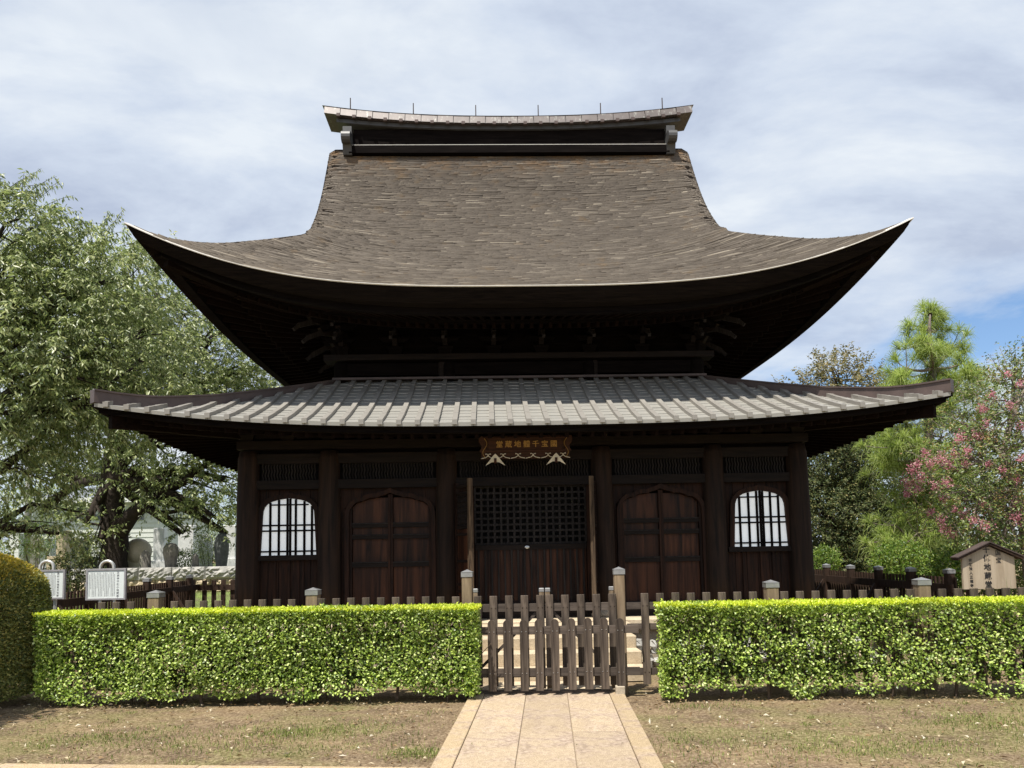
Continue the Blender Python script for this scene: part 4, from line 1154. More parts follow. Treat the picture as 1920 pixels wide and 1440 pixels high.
def hedge(label, u0, u1, w0, w1, ztop, n_front, seed, thin=None, new=0.0):
    root = thing('hedge', label, 'hedge', fw((u0 + u1) / 2, (w0 + w1) / 2), FA, group='clipped hedges beside the gate', own=True)
    uc = (u0 + u1) / 2; wc = (w0 + w1) / 2
    hu = (u1 - u0) / 2; hw = (w1 - w0) / 2
    r = np.random.default_rng(seed)
    def face(n, kind):
        if kind == 'front': p = np.stack([r.uniform(-hu, hu, n), np.full(n, -hw), r.uniform(0.0, ztop, n)], 1); nn = np.array([0, -1, 0.0])
        elif kind == 'back': p = np.stack([r.uniform(-hu, hu, n), np.full(n, hw), r.uniform(0.1, ztop, n)], 1); nn = np.array([0, 1, 0.0])
        elif kind == 'top': p = np.stack([r.uniform(-hu, hu, n), r.uniform(-hw, hw, n), np.full(n, ztop)], 1); nn = np.array([0, 0, 1.0])
        elif kind == 'end0': p = np.stack([np.full(n, -hu), r.uniform(-hw, hw, n), r.uniform(0.05, ztop, n)], 1); nn = np.array([-1, 0, 0.0])
        else: p = np.stack([np.full(n, hu), r.uniform(-hw, hw, n), r.uniform(0.05, ztop, n)], 1); nn = np.array([1, 0, 0.0])
        depth = np.abs(r.normal(0, 0.06, n)) + r.uniform(0, 0.03, n)
        lumps = 0.022 * vnoise(p, 6.0, seed) + 0.03 * vnoise(p, 2.2, seed + 3)
        p = p - nn * (depth + lumps)[:, None]
        return p, np.tile(nn, (n, 1))
    area = {'front': 2 * hu * ztop, 'back': 2 * hu * ztop * 0.55, 'top': 2 * hu * 2 * hw * 1.5, 'end0': 2 * hw * ztop, 'end1': 2 * hw * ztop}
    P, Q = [], []
    for k, a in area.items():
        p, q = face(int(n_front * a), k); P.append(p); Q.append(q)
    n_in = int(n_front * hu * 2 * ztop * 0.08)
    P.append(np.stack([r.uniform(-hu, hu, n_in), r.uniform(-hw, hw, n_in), r.uniform(0.06, ztop, n_in)], 1)); Q.append(unit(n_in, r))
    P = np.concatenate(P); Q = np.concatenate(Q)
    keep = np.ones(len(P), bool)
    # ragged skirt: the foliage ends higher in places
    bottom = 0.07 + 0.04 * np.sin(P[:, 0] * 3.1 + seed) + 0.055 * vnoise(P * [1, 0.2, 0], 5.0, seed + 9)
    keep &= P[:, 2] > bottom
    gap = vnoise(P, 7.5, seed + 5)
    keep &= ~((gap > 0.9) & (r.uniform(size=len(P)) < 0.7))
    if thin is not None: keep &= r.uniform(size=len(P)) > thin(P[:, 0] + uc, P[:, 2], gap)
    P, Q = P[keep], Q[keep]
    n = len(P)
    D = Q * 0.35 + unit(n, r) * 0.8 + np.array([0, 0, 0.1]); Nn = Q * 0.70 + unit(n, r) * 0.5 + np.array([-0.12, 0, 0.95])
    V, T = leaf_mesh(P, D, Nn, r.uniform(0.026, 0.044, n), r.uniform(0.018, 0.030, n), 0.15)
    big = big_mesh('foliage', V, T, M['hedge_leaf']); big.parent = root
    n = int(hu * 2 * ztop * 2600)                       # dark leaf core; shade of the gaps put into its colour
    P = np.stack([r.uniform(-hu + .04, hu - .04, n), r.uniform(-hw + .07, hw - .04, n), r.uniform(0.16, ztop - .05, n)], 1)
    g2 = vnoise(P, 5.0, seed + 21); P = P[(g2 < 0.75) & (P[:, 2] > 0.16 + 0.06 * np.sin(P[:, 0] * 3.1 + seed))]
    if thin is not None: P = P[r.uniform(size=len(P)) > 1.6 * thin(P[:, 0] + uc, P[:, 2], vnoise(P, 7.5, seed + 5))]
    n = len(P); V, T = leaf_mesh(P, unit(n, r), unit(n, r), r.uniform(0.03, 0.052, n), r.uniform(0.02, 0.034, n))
    o = big_mesh('inner_foliage', V, T, M['hedge_shade']); o.parent = root
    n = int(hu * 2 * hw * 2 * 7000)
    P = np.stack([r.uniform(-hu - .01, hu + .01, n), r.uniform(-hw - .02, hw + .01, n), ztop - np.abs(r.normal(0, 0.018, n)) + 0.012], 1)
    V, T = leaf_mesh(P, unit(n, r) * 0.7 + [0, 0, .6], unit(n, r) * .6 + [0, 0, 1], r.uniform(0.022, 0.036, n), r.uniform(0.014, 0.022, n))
    o = big_mesh('new_growth', V, T, M['hedge_new_sunlit']); o.parent = root
    # shoots standing above the clipped top
    ns = int(26 * hu); sp_, sd = [], []
    for _ in range(ns):
        x, y = r.uniform(-hu, hu), r.uniform(-hw, hw)
        h = r.uniform(0.02, 0.065)
        for k in range(7):
            a = r.uniform(0, 6.28); sp_.append((x + .008 * r.normal(), y + .008 * r.normal(), ztop - 0.02 + h * k / 6)); sd.append((math.cos(a), math.sin(a), 0.9))
    sp_ = np.array(sp_); sd = np.array(sd)
    V, T = leaf_mesh(sp_, sd, unit(len(sp_), r) + [0, 0, 1], r.uniform(0.02, 0.035, len(sp_)), r.uniform(0.012, 0.02, len(sp_)))
    o = stuff(big_mesh('shoots', V, T, M['hedge_new_sunlit'])); o.parent = root
    # stems
    x = -hu + 0.12
    while x < hu - 0.05:
        b = MB(); y = r.uniform(-0.06, 0.06); t_ = r.uniform(0.010, 0.020)
        b.tube([(x, y, -0.03), (x + r.normal() * .02, y + r.normal() * .02, 0.25), (x + r.normal() * .06, y + r.normal() * .04, 0.55), (x + r.normal() * .1, y + r.normal() * .05, 0.9)], [t_, t_ * .9, t_ * .6, t_ * .3], 6)
        for _ in range(6):
            z = r.uniform(0.12, 0.6); a = r.uniform(0, 6.28); l = r.uniform(0.15, 0.35)
            b.tube([(x, y, z), (x + l * .5 * math.cos(a), y + .4 * l * math.sin(a), z + l * .4), (x + l * math.cos(a), y + .5 * l * math.sin(a), z + l * .9)], [t_ * .45, t_ * .35, t_ * .15], 5, False)
        put('stem', b.mesh('stem', M['twig']), root, (0, 0, 0))
        x += r.uniform(0.16, 0.34)
    return root
HW0, HW1 = -0.52, -0.14
uL0, uL1 = -5.58, ffr(896, 1200, HW0)[0]
uR0 = ffr(1239, 1200, HW0)[0]
hedge('clipped box hedge in full sun running from the rounded bush to the gate', uL0, uL1, HW0, HW1, 1.0, 5600, 3)
hedge('clipped hedge with thin see-through patches between the gate and the roofed notice', uR0, 6.9, HW0, HW1, 0.99, 4800, 8,
      thin=lambda u, z, g: np.clip((u - 2.0) * 0.16, 0, 0.38) + 0.30 * (g > 0.35) * (u > 2.3) * (z < 0.75))

# rounded bush at the end of the sunny hedge
bp = at(0, 1300, 1, -2.35); bc = Vector((at(97, 1150, 1, -2.45).x - 1.16, -2.42, 0))
bush = thing('rounded_bush', 'big round-topped clipped bush with golden new growth at the hedge end', 'bush', bc, own=True)
def bush_points(n, r):
    t = r.uniform(0, 1, n); a = r.uniform(0, 2 * math.pi, n)
    z = np.where(t < 0.70, t / 0.70 * 1.28, 0); ring = np.full(n, 1.0)
    dome = t >= 0.70; th = np.arccos(1 - (t[dome] - 0.70) / 0.30)
    z[dome] = 1.28 + 0.44 * np.cos(th); ring[dome] = np.sin(th)
    ring = np.where(z < 0.5, ring * (0.90 + 0.2 * z), ring)
    nrm = np.stack([np.cos(a), np.sin(a), np.zeros(n)], 1); nrm[dome] = np.stack([np.cos(a[dome]) * np.sin(th), np.sin(a[dome]) * np.sin(th), np.cos(th) * 1.5], 1)
    P = np.stack([np.cos(a) * ring * 1.02, np.sin(a) * ring * 0.66, z], 1)
    P -= nrm * (np.abs(r.normal(0, 0.035, n)) + 0.02 * vnoise(P, 4, 4))[:, None]
    return P, nrm, z
r_ = np.random.default_rng(21)
P, Q, Z = bush_points(95000, r_)
ok = Z > 0.08 + 0.05 * vnoise(P, 5, 2); P, Q, Z = P[ok], Q[ok], Z[ok]
isnew = Z + r_.normal(0, 0.10, len(Z)) > 1.46
for nm, sel, mat in (('foliage', ~isnew, 'bush_leaf'), ('new_growth', isnew, 'bush_new')):
    n = sel.sum()
    V, T = leaf_mesh(P[sel], Q[sel] * 0.7 + unit(n, r_) * 0.7 + [0, 0, .2], Q[sel] + unit(n, r_) * 0.7, r_.uniform(0.028, 0.05, n), r_.uniform(0.014, 0.022, n))
    o = big_mesh(nm, V, T, M[mat]); o.parent = bush
b = MB()
for k in range(7):
    a = k * 0.9; b.tube([(0.3 * math.cos(a), 0.25 * math.sin(a), -0.03), (0.5 * math.cos(a), 0.4 * math.sin(a), 0.6), (0.6 * math.cos(a), 0.5 * math.sin(a), 1.3)], [0.03, 0.022, 0.008], 6)
put('stems', b.mesh('stems', M['twig']), bush, (0, 0, 0))

# ================================================================== trees
M['bark'] = stone('dark_bark', (0.018, 0.014, 0.011), (0.060, 0.046, 0.036), 14.0, 0.95, 0.9)
M['bark_pale'] = stone('pale_bark', (0.12, 0.095, 0.075), (0.28, 0.24, 0.20), 10.0, 0.9, 0.6)
M['pine_bark'] = stone('pine_bark', (0.08, 0.06, 0.05), (0.24, 0.20, 0.17), 12.0, 0.95, 0.9)
M['cherry_leaf'] = leaf('cherry_leaves', [(0.0, (0.10, 0.14, 0.048)), (0.5, (0.22, 0.27, 0.098)), (0.85, (0.35, 0.39, 0.165)), (1.0, (0.54, 0.56, 0.31))], 0.40, 0.36, 0.55)
M['dark_leaf'] = leaf('evergreen_leaves', [(0.0, (0.030, 0.050, 0.016)), (0.5, (0.066, 0.088, 0.026)), (0.9, (0.13, 0.135, 0.045)), (1.0, (0.23, 0.20, 0.08))], 0.15, 0.5, 0.25)
M['bronze_leaf'] = leaf('bronze_tipped_leaves', [(0.0, (0.08, 0.085, 0.03)), (0.5, (0.16, 0.15, 0.055)), (1.0, (0.32, 0.25, 0.11))], 0.25, 0.4, 0.4)
M['myrtle_leaf'] = leaf('myrtle_leaves', [(0.0, (0.06, 0.10, 0.025)), (0.5, (0.13, 0.18, 0.045)), (0.9, (0.24, 0.27, 0.08)), (1.0, (0.38, 0.26, 0.12))], 0.3, 0.4, 0.4)
M['needle'] = leaf('pine_needles', [(0.0, (0.15, 0.22, 0.045)), (0.5, (0.27, 0.35, 0.085)), (1.0, (0.42, 0.48, 0.16))], 0.4, 0.4, 0.4)
M['light_leaf'] = leaf('bright_shrub_leaves', [(0.0, (0.06, 0.12, 0.02)), (0.6, (0.15, 0.24, 0.04)), (1.0, (0.30, 0.36, 0.08))], 0.35, 0.4, 0.4)
M['pink'] = leaf('pink_petals', [(0.0, (0.42, 0.13, 0.19)), (0.5, (0.55, 0.25, 0.30)), (1.0, (0.66, 0.44, 0.45))], 0.35, 0.6, 0.2)
M['bud'] = leaf('brown_seed_heads', [(0.0, (0.18, 0.10, 0.04)), (0.6, (0.30, 0.17, 0.07)), (1.0, (0.42, 0.27, 0.13))], 0.3, 0.6, 0.2)
M['grass'] = leaf('grass_blades', [(0.0, (0.09, 0.12, 0.03)), (0.6, (0.22, 0.27, 0.07)), (1.0, (0.42, 0.42, 0.17))], 0.35, 0.5, 0.3)

def bez(a, b, c, n):
    a, b, c = np.array(a, float), np.array(b, float), np.array(c, float)
    t = np.linspace(0, 1, n)[:, None]
    return (1 - t) ** 2 * a + 2 * t * (1 - t) * b + t ** 2 * c
def broad_tree(name, label, base, trunk, lobes, mat, barkmat, leaves_per_m3, leaf_l, leaf_w, seed, trunk_r=0.3, droop=0.6, shell=0.55, twig_len=0.55, per_twig=16, group=None, cat='tree', clear=None, limb_r=0.10):
    """trunk: list of points; lobes: (cx,cy,cz,rx,ry,rz) in world space; leaves hang in rows on arching twigs"""
    root = thing(name, label, cat, tuple(base), group=group)
    r = np.random.default_rng(seed)
    tp = [np.array(base, float)] + [np.array(p, float) for p in trunk]
    b = MB()
    rad = [trunk_r * 1.35] + [trunk_r * (1 - 0.35 * i / len(trunk)) for i in range(len(trunk))]
    fine = []; frad = []
    for i in range(len(tp) - 1):
        for t in np.linspace(0, 1, 4, endpoint=False):
            fine.append(tp[i] * (1 - t) + tp[i + 1] * t + r.normal(size=3) * trunk_r * 0.06); frad.append(rad[i] * (1 - t) ** (2 if i == 0 else 1) + rad[i + 1] * (1 - (1 - t) ** (2 if i == 0 else 1)))
    fine.append(tp[-1]); frad.append(rad[-1])
    b.tube(fine, frad, 12)
    top = tp[-1]
    C, D = [], []
    tw = MB()
    for (cx, cy, cz, rx, ry, rz) in lobes:
        cc = np.array([cx, cy, cz]); start = tp[max(1, len(tp) - 1 - (0 if cz > top[2] else 1))]
        mid = (start + cc) / 2 + np.array([0, 0, 0.12 * np.linalg.norm(cc - start)]) + r.normal(size=3) * 0.15
        pth = bez(start, mid, cc, 9); b.tube(pth, np.linspace(limb_r, limb_r * 0.4, 9), 7, False)
        vol = 4.19 * rx * ry * rz
        ntw = max(8, int(vol ** 0.85 * leaves_per_m3 / per_twig))
        nb = max(5, int(ntw ** 0.5 * 0.8)); ends = []
        for _ in range(nb):
            d = unit(1, r)[0]; e = cc + d * np.array([rx, ry, rz]) * r.uniform(0.45, 0.85)
            k = r.integers(3, 9); s_ = pth[k]
            q = bez(s_, (s_ + e) / 2 + np.array([0, 0, 0.15]), e, 6); tw.tube(q, np.linspace(limb_r * 0.32, 0.008, 6), 5, False)
            ends.append(q)
        for _ in range(ntw):
            d = unit(1, r)[0]; rr = r.uniform(shell, 1.0) ** 0.6
            p = cc + d * np.array([rx, ry, rz]) * rr
            out_ = d * 0.8 + r.normal(size=3) * 0.35 + np.array([0, 0, 0.25]); out_ /= np.linalg.norm(out_)
            l = twig_len * r.uniform(0.6, 1.3)
            q = bez(p, p + out_ * l * 0.6, p + out_ * l + np.array([0, 0, -droop * l * 0.45]), per_twig)
            if clear is not None and (clear(q[0]) or clear(q[-1])): continue
            if r.uniform() < 0.35: tw.tube(q[::5], np.linspace(0.007, 0.003, len(q[::5])), 3, False)
            C.append(q); side = np.cross(out_, [0, 0, 1]); side /= np.linalg.norm(side) + 1e-6
            sg_ = np.where(np.arange(per_twig) % 2 == 0, 1, -1)[:, None]
            dd = side * sg_ * 0.55 + out_ * 0.35 + np.array([0, 0, -droop]) + r.normal(size=(per_twig, 3)) * 0.3
            D.append(dd)
    C = np.concatenate(C); D = np.concatenate(D); n = len(C)
    C = C + r.normal(size=(n, 3)) * 0.02
    Nn = unit(n, r) * 0.6 + np.array([-0.25, -0.45, 0.55])
    V, T = leaf_mesh(C, D, Nn, leaf_l * r.uniform(0.7, 1.25, n), leaf_w * r.uniform(0.75, 1.2, n))
    b.build('trunk', barkmat, root, True)
    tw.build('branches', barkmat, root)
    big_mesh('crown', V, T, mat, root)
    return root, C
hall_clear = lambda p: (p[0] > -5.75 and p[0] < 5.75 and -1.8 < p[1] < 9.9 and p[2] < 11)
def L(px, py, y, rx, ry, rz):
    p = at(px, py, 1, y); return (p.x, p.y, p.z, rx, ry, rz)
GB = 0.62                                              # height of the graveyard terrace
# tree with the thick dark forked trunk among the graves
b0 = at(212, 1062, 1, 12.6); b0.z = GB - 0.05
f1 = at(216, 985, 1, 12.6); f2 = at(208, 900, 1, 12.7); f3 = at(225, 800, 1, 12.9)
broad_tree('forked_tree', 'leafy tree with thick dark forked trunk rising among the gravestones', b0, [f1, f2, f3],
           [L(130, 620, 15.5, 2.8, 2.2, 1.9), L(300, 560, 13.0, 2.3, 2.0, 1.6), L(250, 690, 12.6, 2.5, 2.2, 1.6), L(380, 660, 13.4, 2.2, 2.0, 1.7), L(440, 770, 13.2, 1.7, 1.6, 1.4), L(330, 810, 12.4, 2.0, 1.7, 1.3), L(160, 800, 15.2, 2.4, 1.8, 1.5), L(60, 760, 15.5, 2.4, 1.8, 1.7), L(350, 905, 12.6, 1.5, 1.2, 0.8), L(420, 900, 13.0, 1.0, 1.0, 1.1), L(120, 900, 15.0, 1.8, 1.2, 0.9), L(250, 880, 12.2, 1.3, 1.1, 0.7), L(480, 690, 14.0, 1.0, 1.2, 1.0), L(300, 945, 12.2, 0.9, 0.8, 0.4), L(395, 965, 12.3, 0.8, 0.8, 0.45), L(425, 1000, 12.6, 0.5, 0.5, 0.4), L(160, 985, 12.0, 0.9, 0.7, 0.45), L(80, 960, 15.0, 1.2, 0.8, 0.4), L(190, 1010, 12.1, 0.5, 0.5, 0.3), L(340, 1000, 13.2, 0.5, 0.5, 0.3)],
           M['cherry_leaf'], M['bark'], 560, 0.13, 0.05, 5, trunk_r=0.36, droop=0.55, per_twig=16, clear=hall_clear, limb_r=0.2)
b = MB(); q = [tuple(f1)] + [tuple(at(x, y, 1, 12.5)) for x, y in ((245, 960), (285, 925), (330, 880))]
# nearer cherry whose trunk stands to the side, boughs reaching across
cb = (-13.2, 4.2, 0.0)
broad_tree('cherry_tree', 'spreading cherry with drooping olive leaves reaching towards the roof corner', cb, [(-13.0, 4.2, 1.6), (-12.6, 4.3, 3.2)],
           [L(-40, 500, 4.5, 1.6, 1.6, 1.3), L(60, 480, 5.0, 1.35, 1.3, 1.0), L(30, 600, 4.4, 1.6, 1.5, 1.3), L(140, 560, 5.2, 1.4, 1.4, 1.2), L(215, 520, 5.6, 1.0, 1.1, 0.85), L(250, 640, 5.8, 1.2, 1.2, 1.0), L(90, 700, 4.4, 1.6, 1.4, 1.1), L(-30, 760, 4.0, 1.6, 1.5, 1.3), L(180, 760, 5.4, 1.2, 1.1, 0.9), L(290, 745, 6.0, 0.9, 0.9, 0.7), L(20, 880, 4.2, 1.1, 1.0, 0.6), L(10, 420, 4.4, 0.9, 0.9, 0.7), L(50, 985, 4.4, 0.75, 0.8, 0.28), L(110, 1000, 4.6, 0.45, 0.5, 0.2), L(0, 1010, 4.2, 0.5, 0.5, 0.25)],
           M['cherry_leaf'], M['bark'], 820, 0.13, 0.042, 6, trunk_r=0.26, droop=0.75, per_twig=18, twig_len=0.62, clear=hall_clear, limb_r=0.09)
# arching sprays that break the skyline belong to the same cherry
cherry = [o for o in col.objects if o.name == 'cherry_tree'][0]
r_ = np.random.default_rng(77); C, D = [], []; tw = MB()
for (x0, y0, x1, y1, yy) in ((0, 400, 88, 322, 4.6), (10, 440, 125, 358, 4.8), (40, 460, 140, 395, 5.0), (0, 470, 110, 420, 4.6), (170, 480, 205, 412, 5.6), (185, 470, 235, 418, 5.6), (120, 490, 160, 440, 5.2), (240, 520, 262, 470, 5.8), (0, 350, 45, 330, 4.3), (80, 470, 130, 430, 5.0), (20, 380, 70, 350, 4.5), (290, 520, 300, 480, 6.0)):
    a, e = np.array(at(x0, y0, 1, yy)), np.array(at(x1, y1, 1, yy)); L_ = np.linalg.norm(e - a)
    for k in range(3):
        s_ = a + r_.normal(size=3) * 0.10; f = e + r_.normal(size=3) * 0.16
        q = bez(s_, (s_ + f) / 2 + np.array([0, 0, 0.18 * L_]), f, 26); tw.tube(q[::5], np.linspace(0.012, 0.003, 6), 4, False)
        d = (f - s_) / L_; side = np.cross(d, [0, 0, 1]); side /= np.linalg.norm(side)
        for rep in range(2):
            sg_ = np.where(np.arange(26) % 2 == 0, 1, -1)[:, None]
            C.append(q + r_.normal(size=(26, 3)) * 0.03); D.append(side * sg_ * 0.4 + d * 0.25 + np.array([0, 0, -0.85]) + r_.normal(size=(26, 3)) * 0.22)
C = np.concatenate(C); D = np.concatenate(D); n = len(C)
V, T = leaf_mesh(C, D, unit(n, r_) * .6 + [-.3, -.5, .4], r_.uniform(0.08, 0.125, n), r_.uniform(0.028, 0.04, n))
big_mesh('spray_leaves', V, T, M['cherry_leaf'], cherry); tw.build('spray_twigs', M['bark'], cherry)
# big limb of the cherry seen through the leaves
b = MB()
for pts in (((0, 885), (110, 790), (180, 735), (250, 690)), ((0, 640), (60, 600), (110, 540)), ((0, 980), (60, 945), (150, 960))):
    b.tube([tuple(at(x, y, 1, 4.9)) for x, y in pts], np.linspace(0.075, 0.02, len(pts)), 7)
b.build('boughs', M['bark'], cherry, True)
# heavy fork of the trunk among the graves
fork = [o for o in col.objects if o.name == 'forked_tree'][0]
b = MB(); b.tube([tuple(at(x, y, 1, 12.5)) for x, y in ((222, 1000), (250, 962), (285, 938), (340, 905), (400, 860))], [0.26, 0.22, 0.17, 0.12, 0.06], 10)
b.tube([tuple(at(x, y, 1, 12.45)) for x, y in ((262, 950), (300, 963), (335, 958))], [0.12, 0.09, 0.05], 8)
b.build('fork_limb', M['bark'], fork, True)

# the tree that shades the rounded bush, standing beside the path to the left of the picture
broad_tree('camellia_tree', 'broadleaf tree shading the rounded bush from beside the yard', (-8.3, -4.3, 0), [(-8.2, -4.25, 1.6), (-8.0, -4.2, 3.0)],
           [(-7.9, -4.2, 4.4, 1.3, 0.8, 0.8), (-8.6, -4.2, 3.9, 1.1, 0.8, 0.8), (-7.2, -4.25, 4.0, 0.8, 0.75, 0.6)], M['dark_leaf'], M['bark'], 2600, 0.11, 0.055, 31, trunk_r=0.16, droop=0.3, shell=0.2)

# evergreen behind the hall on the pine side
eb = at(1590, 1085, 1, 12.0); eb.z = 0
broad_tree('evergreen_oak', 'dense dark evergreen tree with bronze-tipped crown beside the hall corner', eb, [(eb.x, 12, 1.5), (eb.x + .1, 12, 3.2)],
           [L(1575, 830, 11.4, 1.5, 1.3, 1.3), L(1650, 870, 11.4, 1.2, 1.2, 1.4), L(1540, 960, 11.2, 1.2, 1.2, 1.3), L(1620, 990, 11.0, 1.4, 1.2, 1.2), L(1560, 1060, 10.9, 1.1, 1.0, 0.7), L(1680, 1020, 11.2, 1.1, 1.1, 1.0), L(1540, 890, 11.6, 1.0, 1.0, 0.9), L(1650, 1075, 10.9, 1.0, 0.8, 0.5)],
           M['dark_leaf'], M['bark'], 1700, 0.085, 0.04, 9, trunk_r=0.22, droop=0.35, shell=0.35)
ob = at(1600, 1085, 1, 16.0); ob.z = 0
broad_tree('oak_tree', 'tree with loose bronze-green leaves showing over the skirt roof next to the pine', ob, [(ob.x, 16, 2.5), (ob.x, 16, 4.5)],
           [L(1575, 715, 15.5, 1.5, 1.2, 0.9), L(1520, 735, 15.6, 1.0, 1.0, 0.55), L(1625, 735, 15.4, 1.1, 1.1, 0.75), L(1560, 690, 15.6, 0.7, 0.8, 0.45), L(1600, 800, 15.5, 1.8, 1.4, 1.0), L(1670, 790, 15.5, 1.0, 1.0, 0.9)],
           M['bronze_leaf'], M['bark'], 620, 0.12, 0.055, 12, trunk_r=0.2, droop=0.3, shell=0.3, per_twig=14)

# long-needled pine
PY = 4.2
pb = at(1757, 1090, 1, PY); pb.z = 0
pine = thing('long_needled_pine', 'tall pine with long pale green needles in drooping tufts behind the slatted fence', 'tree', tuple(pb))
r_ = np.random.default_rng(5)
def PP(px, py, y=4.2): return np.array(at(px, py, 1, y))
trunk_pts = [np.array(pb), PP(1756, 1040), PP(1748, 960), PP(1740, 860), PP(1742, 760), PP(1750, 690), PP(1742, 620), PP(1744, 590)]
b = MB(); b.tube(trunk_pts, [0.14, 0.115, 0.105, 0.095, 0.08, 0.065, 0.036, 0.016], 10)
b.build('trunk', M['pine_bark'], pine, True)
br = MB(); tufts = []
clusters = [(1744, 585, .12), (1725, 610, .15), (1762, 612, .15), (1712, 650, .2), (1745, 645, .2), (1785, 650, .2), (1805, 680, .18), (1700, 690, .22), (1690, 715, .2), (1740, 700, .3), (1790, 705, .25), (1812, 705, .15),
            (1680, 745, .2), (1745, 760, .3), (1800, 780, .3), (1700, 790, .3), (1670, 830, .25), (1720, 840, .3), (1690, 870, .3), (1750, 870, .3), (1660, 860, .15), (1790, 860, .3), (1700, 920, .28), (1740, 935, .25), (1680, 985, .25), (1720, 1000, .28), (1665, 1010, .18), (1700, 1030, .22), (1760, 1000, .25), (1740, 1050, .2), (1690, 1045, .18), (1830, 740, .2), (1835, 800, .25), (1775, 920, .3), (1725, 960, .2), (1770, 740, .3), (1765, 820, .3), (1725, 735, .25), (1755, 780, .25), (1720, 880, .25), (1745, 905, .25), (1710, 960, .25), (1700, 830, .2), (1745, 670, .2), (1730, 1020, .2), (1770, 960, .2)]
for (cx_, cy_, rr) in clusters:
    c0 = PP(cx_, cy_, PY + r_.uniform(-0.6, 0.6))
    # nearest trunk point a little lower
    k = min(range(len(trunk_pts) - 1), key=lambda i: abs(trunk_pts[i + 1][2] - (c0[2] - 0.25)))
    s_ = trunk_pts[k + 1]
    q = bez(s_, (s_ + c0) / 2 + np.array([0, 0, -0.12]), c0, 6); br.tube(q, np.linspace(0.045, 0.016, 6), 6, False)
    for _ in range(int(6 + 20 * rr)):
        p = c0 + r_.normal(size=3) * rr * np.array([0.8, 0.8, 0.6]) * 1.15
        q = bez(c0, (c0 + p) / 2 + [0, 0, -.05], p, 4); br.tube(q, [0.013, 0.010, 0.008, 0.006], 4, False)
        tufts.append((p, p - c0))
br.build('branches', M['pine_bark'], pine)
CC, DD, LL = [], [], []
V_all, T_all = [], []; off = 0
for p, d in tufts:
    n = 70; ax = d / (np.linalg.norm(d) + 1e-6) * 0.7 + np.array([0, 0, 0.75]); ax /= np.linalg.norm(ax)
    dirs = unit(n, r_) * 0.95 + ax * 0.75; dirs /= np.linalg.norm(dirs, axis=1, keepdims=True)
    Ln = r_.uniform(0.22, 0.40, n)[:, None]; base_ = p + ax * r_.uniform(-0.06, 0.06, (n, 1))
    mid = base_ + dirs * Ln * 0.55; tip = base_ + dirs * Ln * 0.9 - np.array([0, 0, 1]) * Ln * r_.uniform(0.2, 0.7, (n, 1))
    sd = np.cross(dirs, unit(n, r_)); sd = sd / (np.linalg.norm(sd, axis=1, keepdims=True) + 1e-6) * 0.0036
    V_all.append(np.stack([base_ - sd, base_ + sd, mid - sd, mid + sd, tip], 1).reshape(-1, 3))
    o = (off + np.arange(n) * 5)[:, None]; off += n * 5
    T_all.append(np.concatenate([o + [[0, 1, 3]], o + [[0, 3, 2]], o + [[2, 3, 4]]]))
big_mesh('needles', np.concatenate(V_all), np.concatenate(T_all), M['needle'], pine)

# crape myrtle with pink flowers
mbp = at(1935, 1100, 1, 0.2); mbp.z = 0
myr, MC = broad_tree('crape_myrtle', 'crape myrtle covered in pink blossom above the roofed notice', mbp, [at(1925, 1010, 1, 0.2), at(1905, 920, 1, 0.2), at(1880, 850, 1, 0.2)],
           [L(1840, 800, 0.20, 0.60, 0.56, 0.44), L(1900, 740, 0.40, 0.60, 0.56, 0.48), L(1800, 880, 0.00, 0.56, 0.56, 0.40), L(1870, 880, 0.10, 0.64, 0.56, 0.48), L(1760, 930, 0.00, 0.40, 0.44, 0.32), L(1850, 960, 0.00, 0.64, 0.56, 0.40), L(1940, 820, 0.20, 0.64, 0.64, 0.56), L(1930, 950, 0.20, 0.56, 0.56, 0.48), L(1790, 810, 0.40, 0.36, 0.40, 0.28), L(1900, 700, 0.40, 0.32, 0.40, 0.24), L(1800, 970, 0.00, 0.40, 0.40, 0.24), L(1950, 700, 0.40, 0.48, 0.48, 0.40), L(1880, 1010, 0.10, 0.40, 0.40, 0.20)],
           M['myrtle_leaf'], M['bark_pale'], 2900, 0.052, 0.026, 14, trunk_r=0.08, droop=0.25, shell=0.35, twig_len=0.35, per_twig=14, limb_r=0.05)
fp = [(1700, 905, 1), (1712, 880, 1), (1725, 895, .9), (1745, 870, .9), (1720, 915, .8), (1765, 860, .9), (1790, 850, .8), (1830, 818, 1), (1775, 905, .8), (1755, 912, .8), (1800, 820, .9), (1770, 935, .6), (1770, 990, .9), (1785, 1000, .7), (1808, 965, .9), (1825, 975, .7), (1845, 985, 1), (1905, 970, 1.1), (1908, 945, .9), (1845, 945, .8), (1843, 765, .8), (1848, 795, .7), (1860, 740, .6), (1895, 760, .7), (1915, 800, .9), (1880, 880, .6), (1905, 900, .7), (1720, 870, .7), (1735, 850, .8), (1815, 845, .7), (1700, 925, .6), (1745, 960, .6), (1855, 870, .5), (1890, 700, .5), (1912, 720, .6), (1780, 870, .9), (1810, 870, .6), (1915, 860, .6), (1765, 975, .7), (1790, 955, .5)]
r_ = np.random.default_rng(41)
for (px, py, sc_) in fp:
    c0 = np.array(at(px, py, 1, -0.40 + r_.uniform(-0.15, 0.25))); n = int(120 * sc_)
    P = c0 + r_.normal(size=(n, 3)) * 0.044 * sc_ * np.array([1, 1, 1.15])
    Dn = unit(n, r_)
    V, T = leaf_mesh(P, Dn, unit(n, r_), r_.uniform(0.017, 0.032, n), r_.uniform(0.015, 0.026, n), 0.35)
    o = big_mesh('blossom', V, T, M['pink'], myr)
C_, D_ = [], []
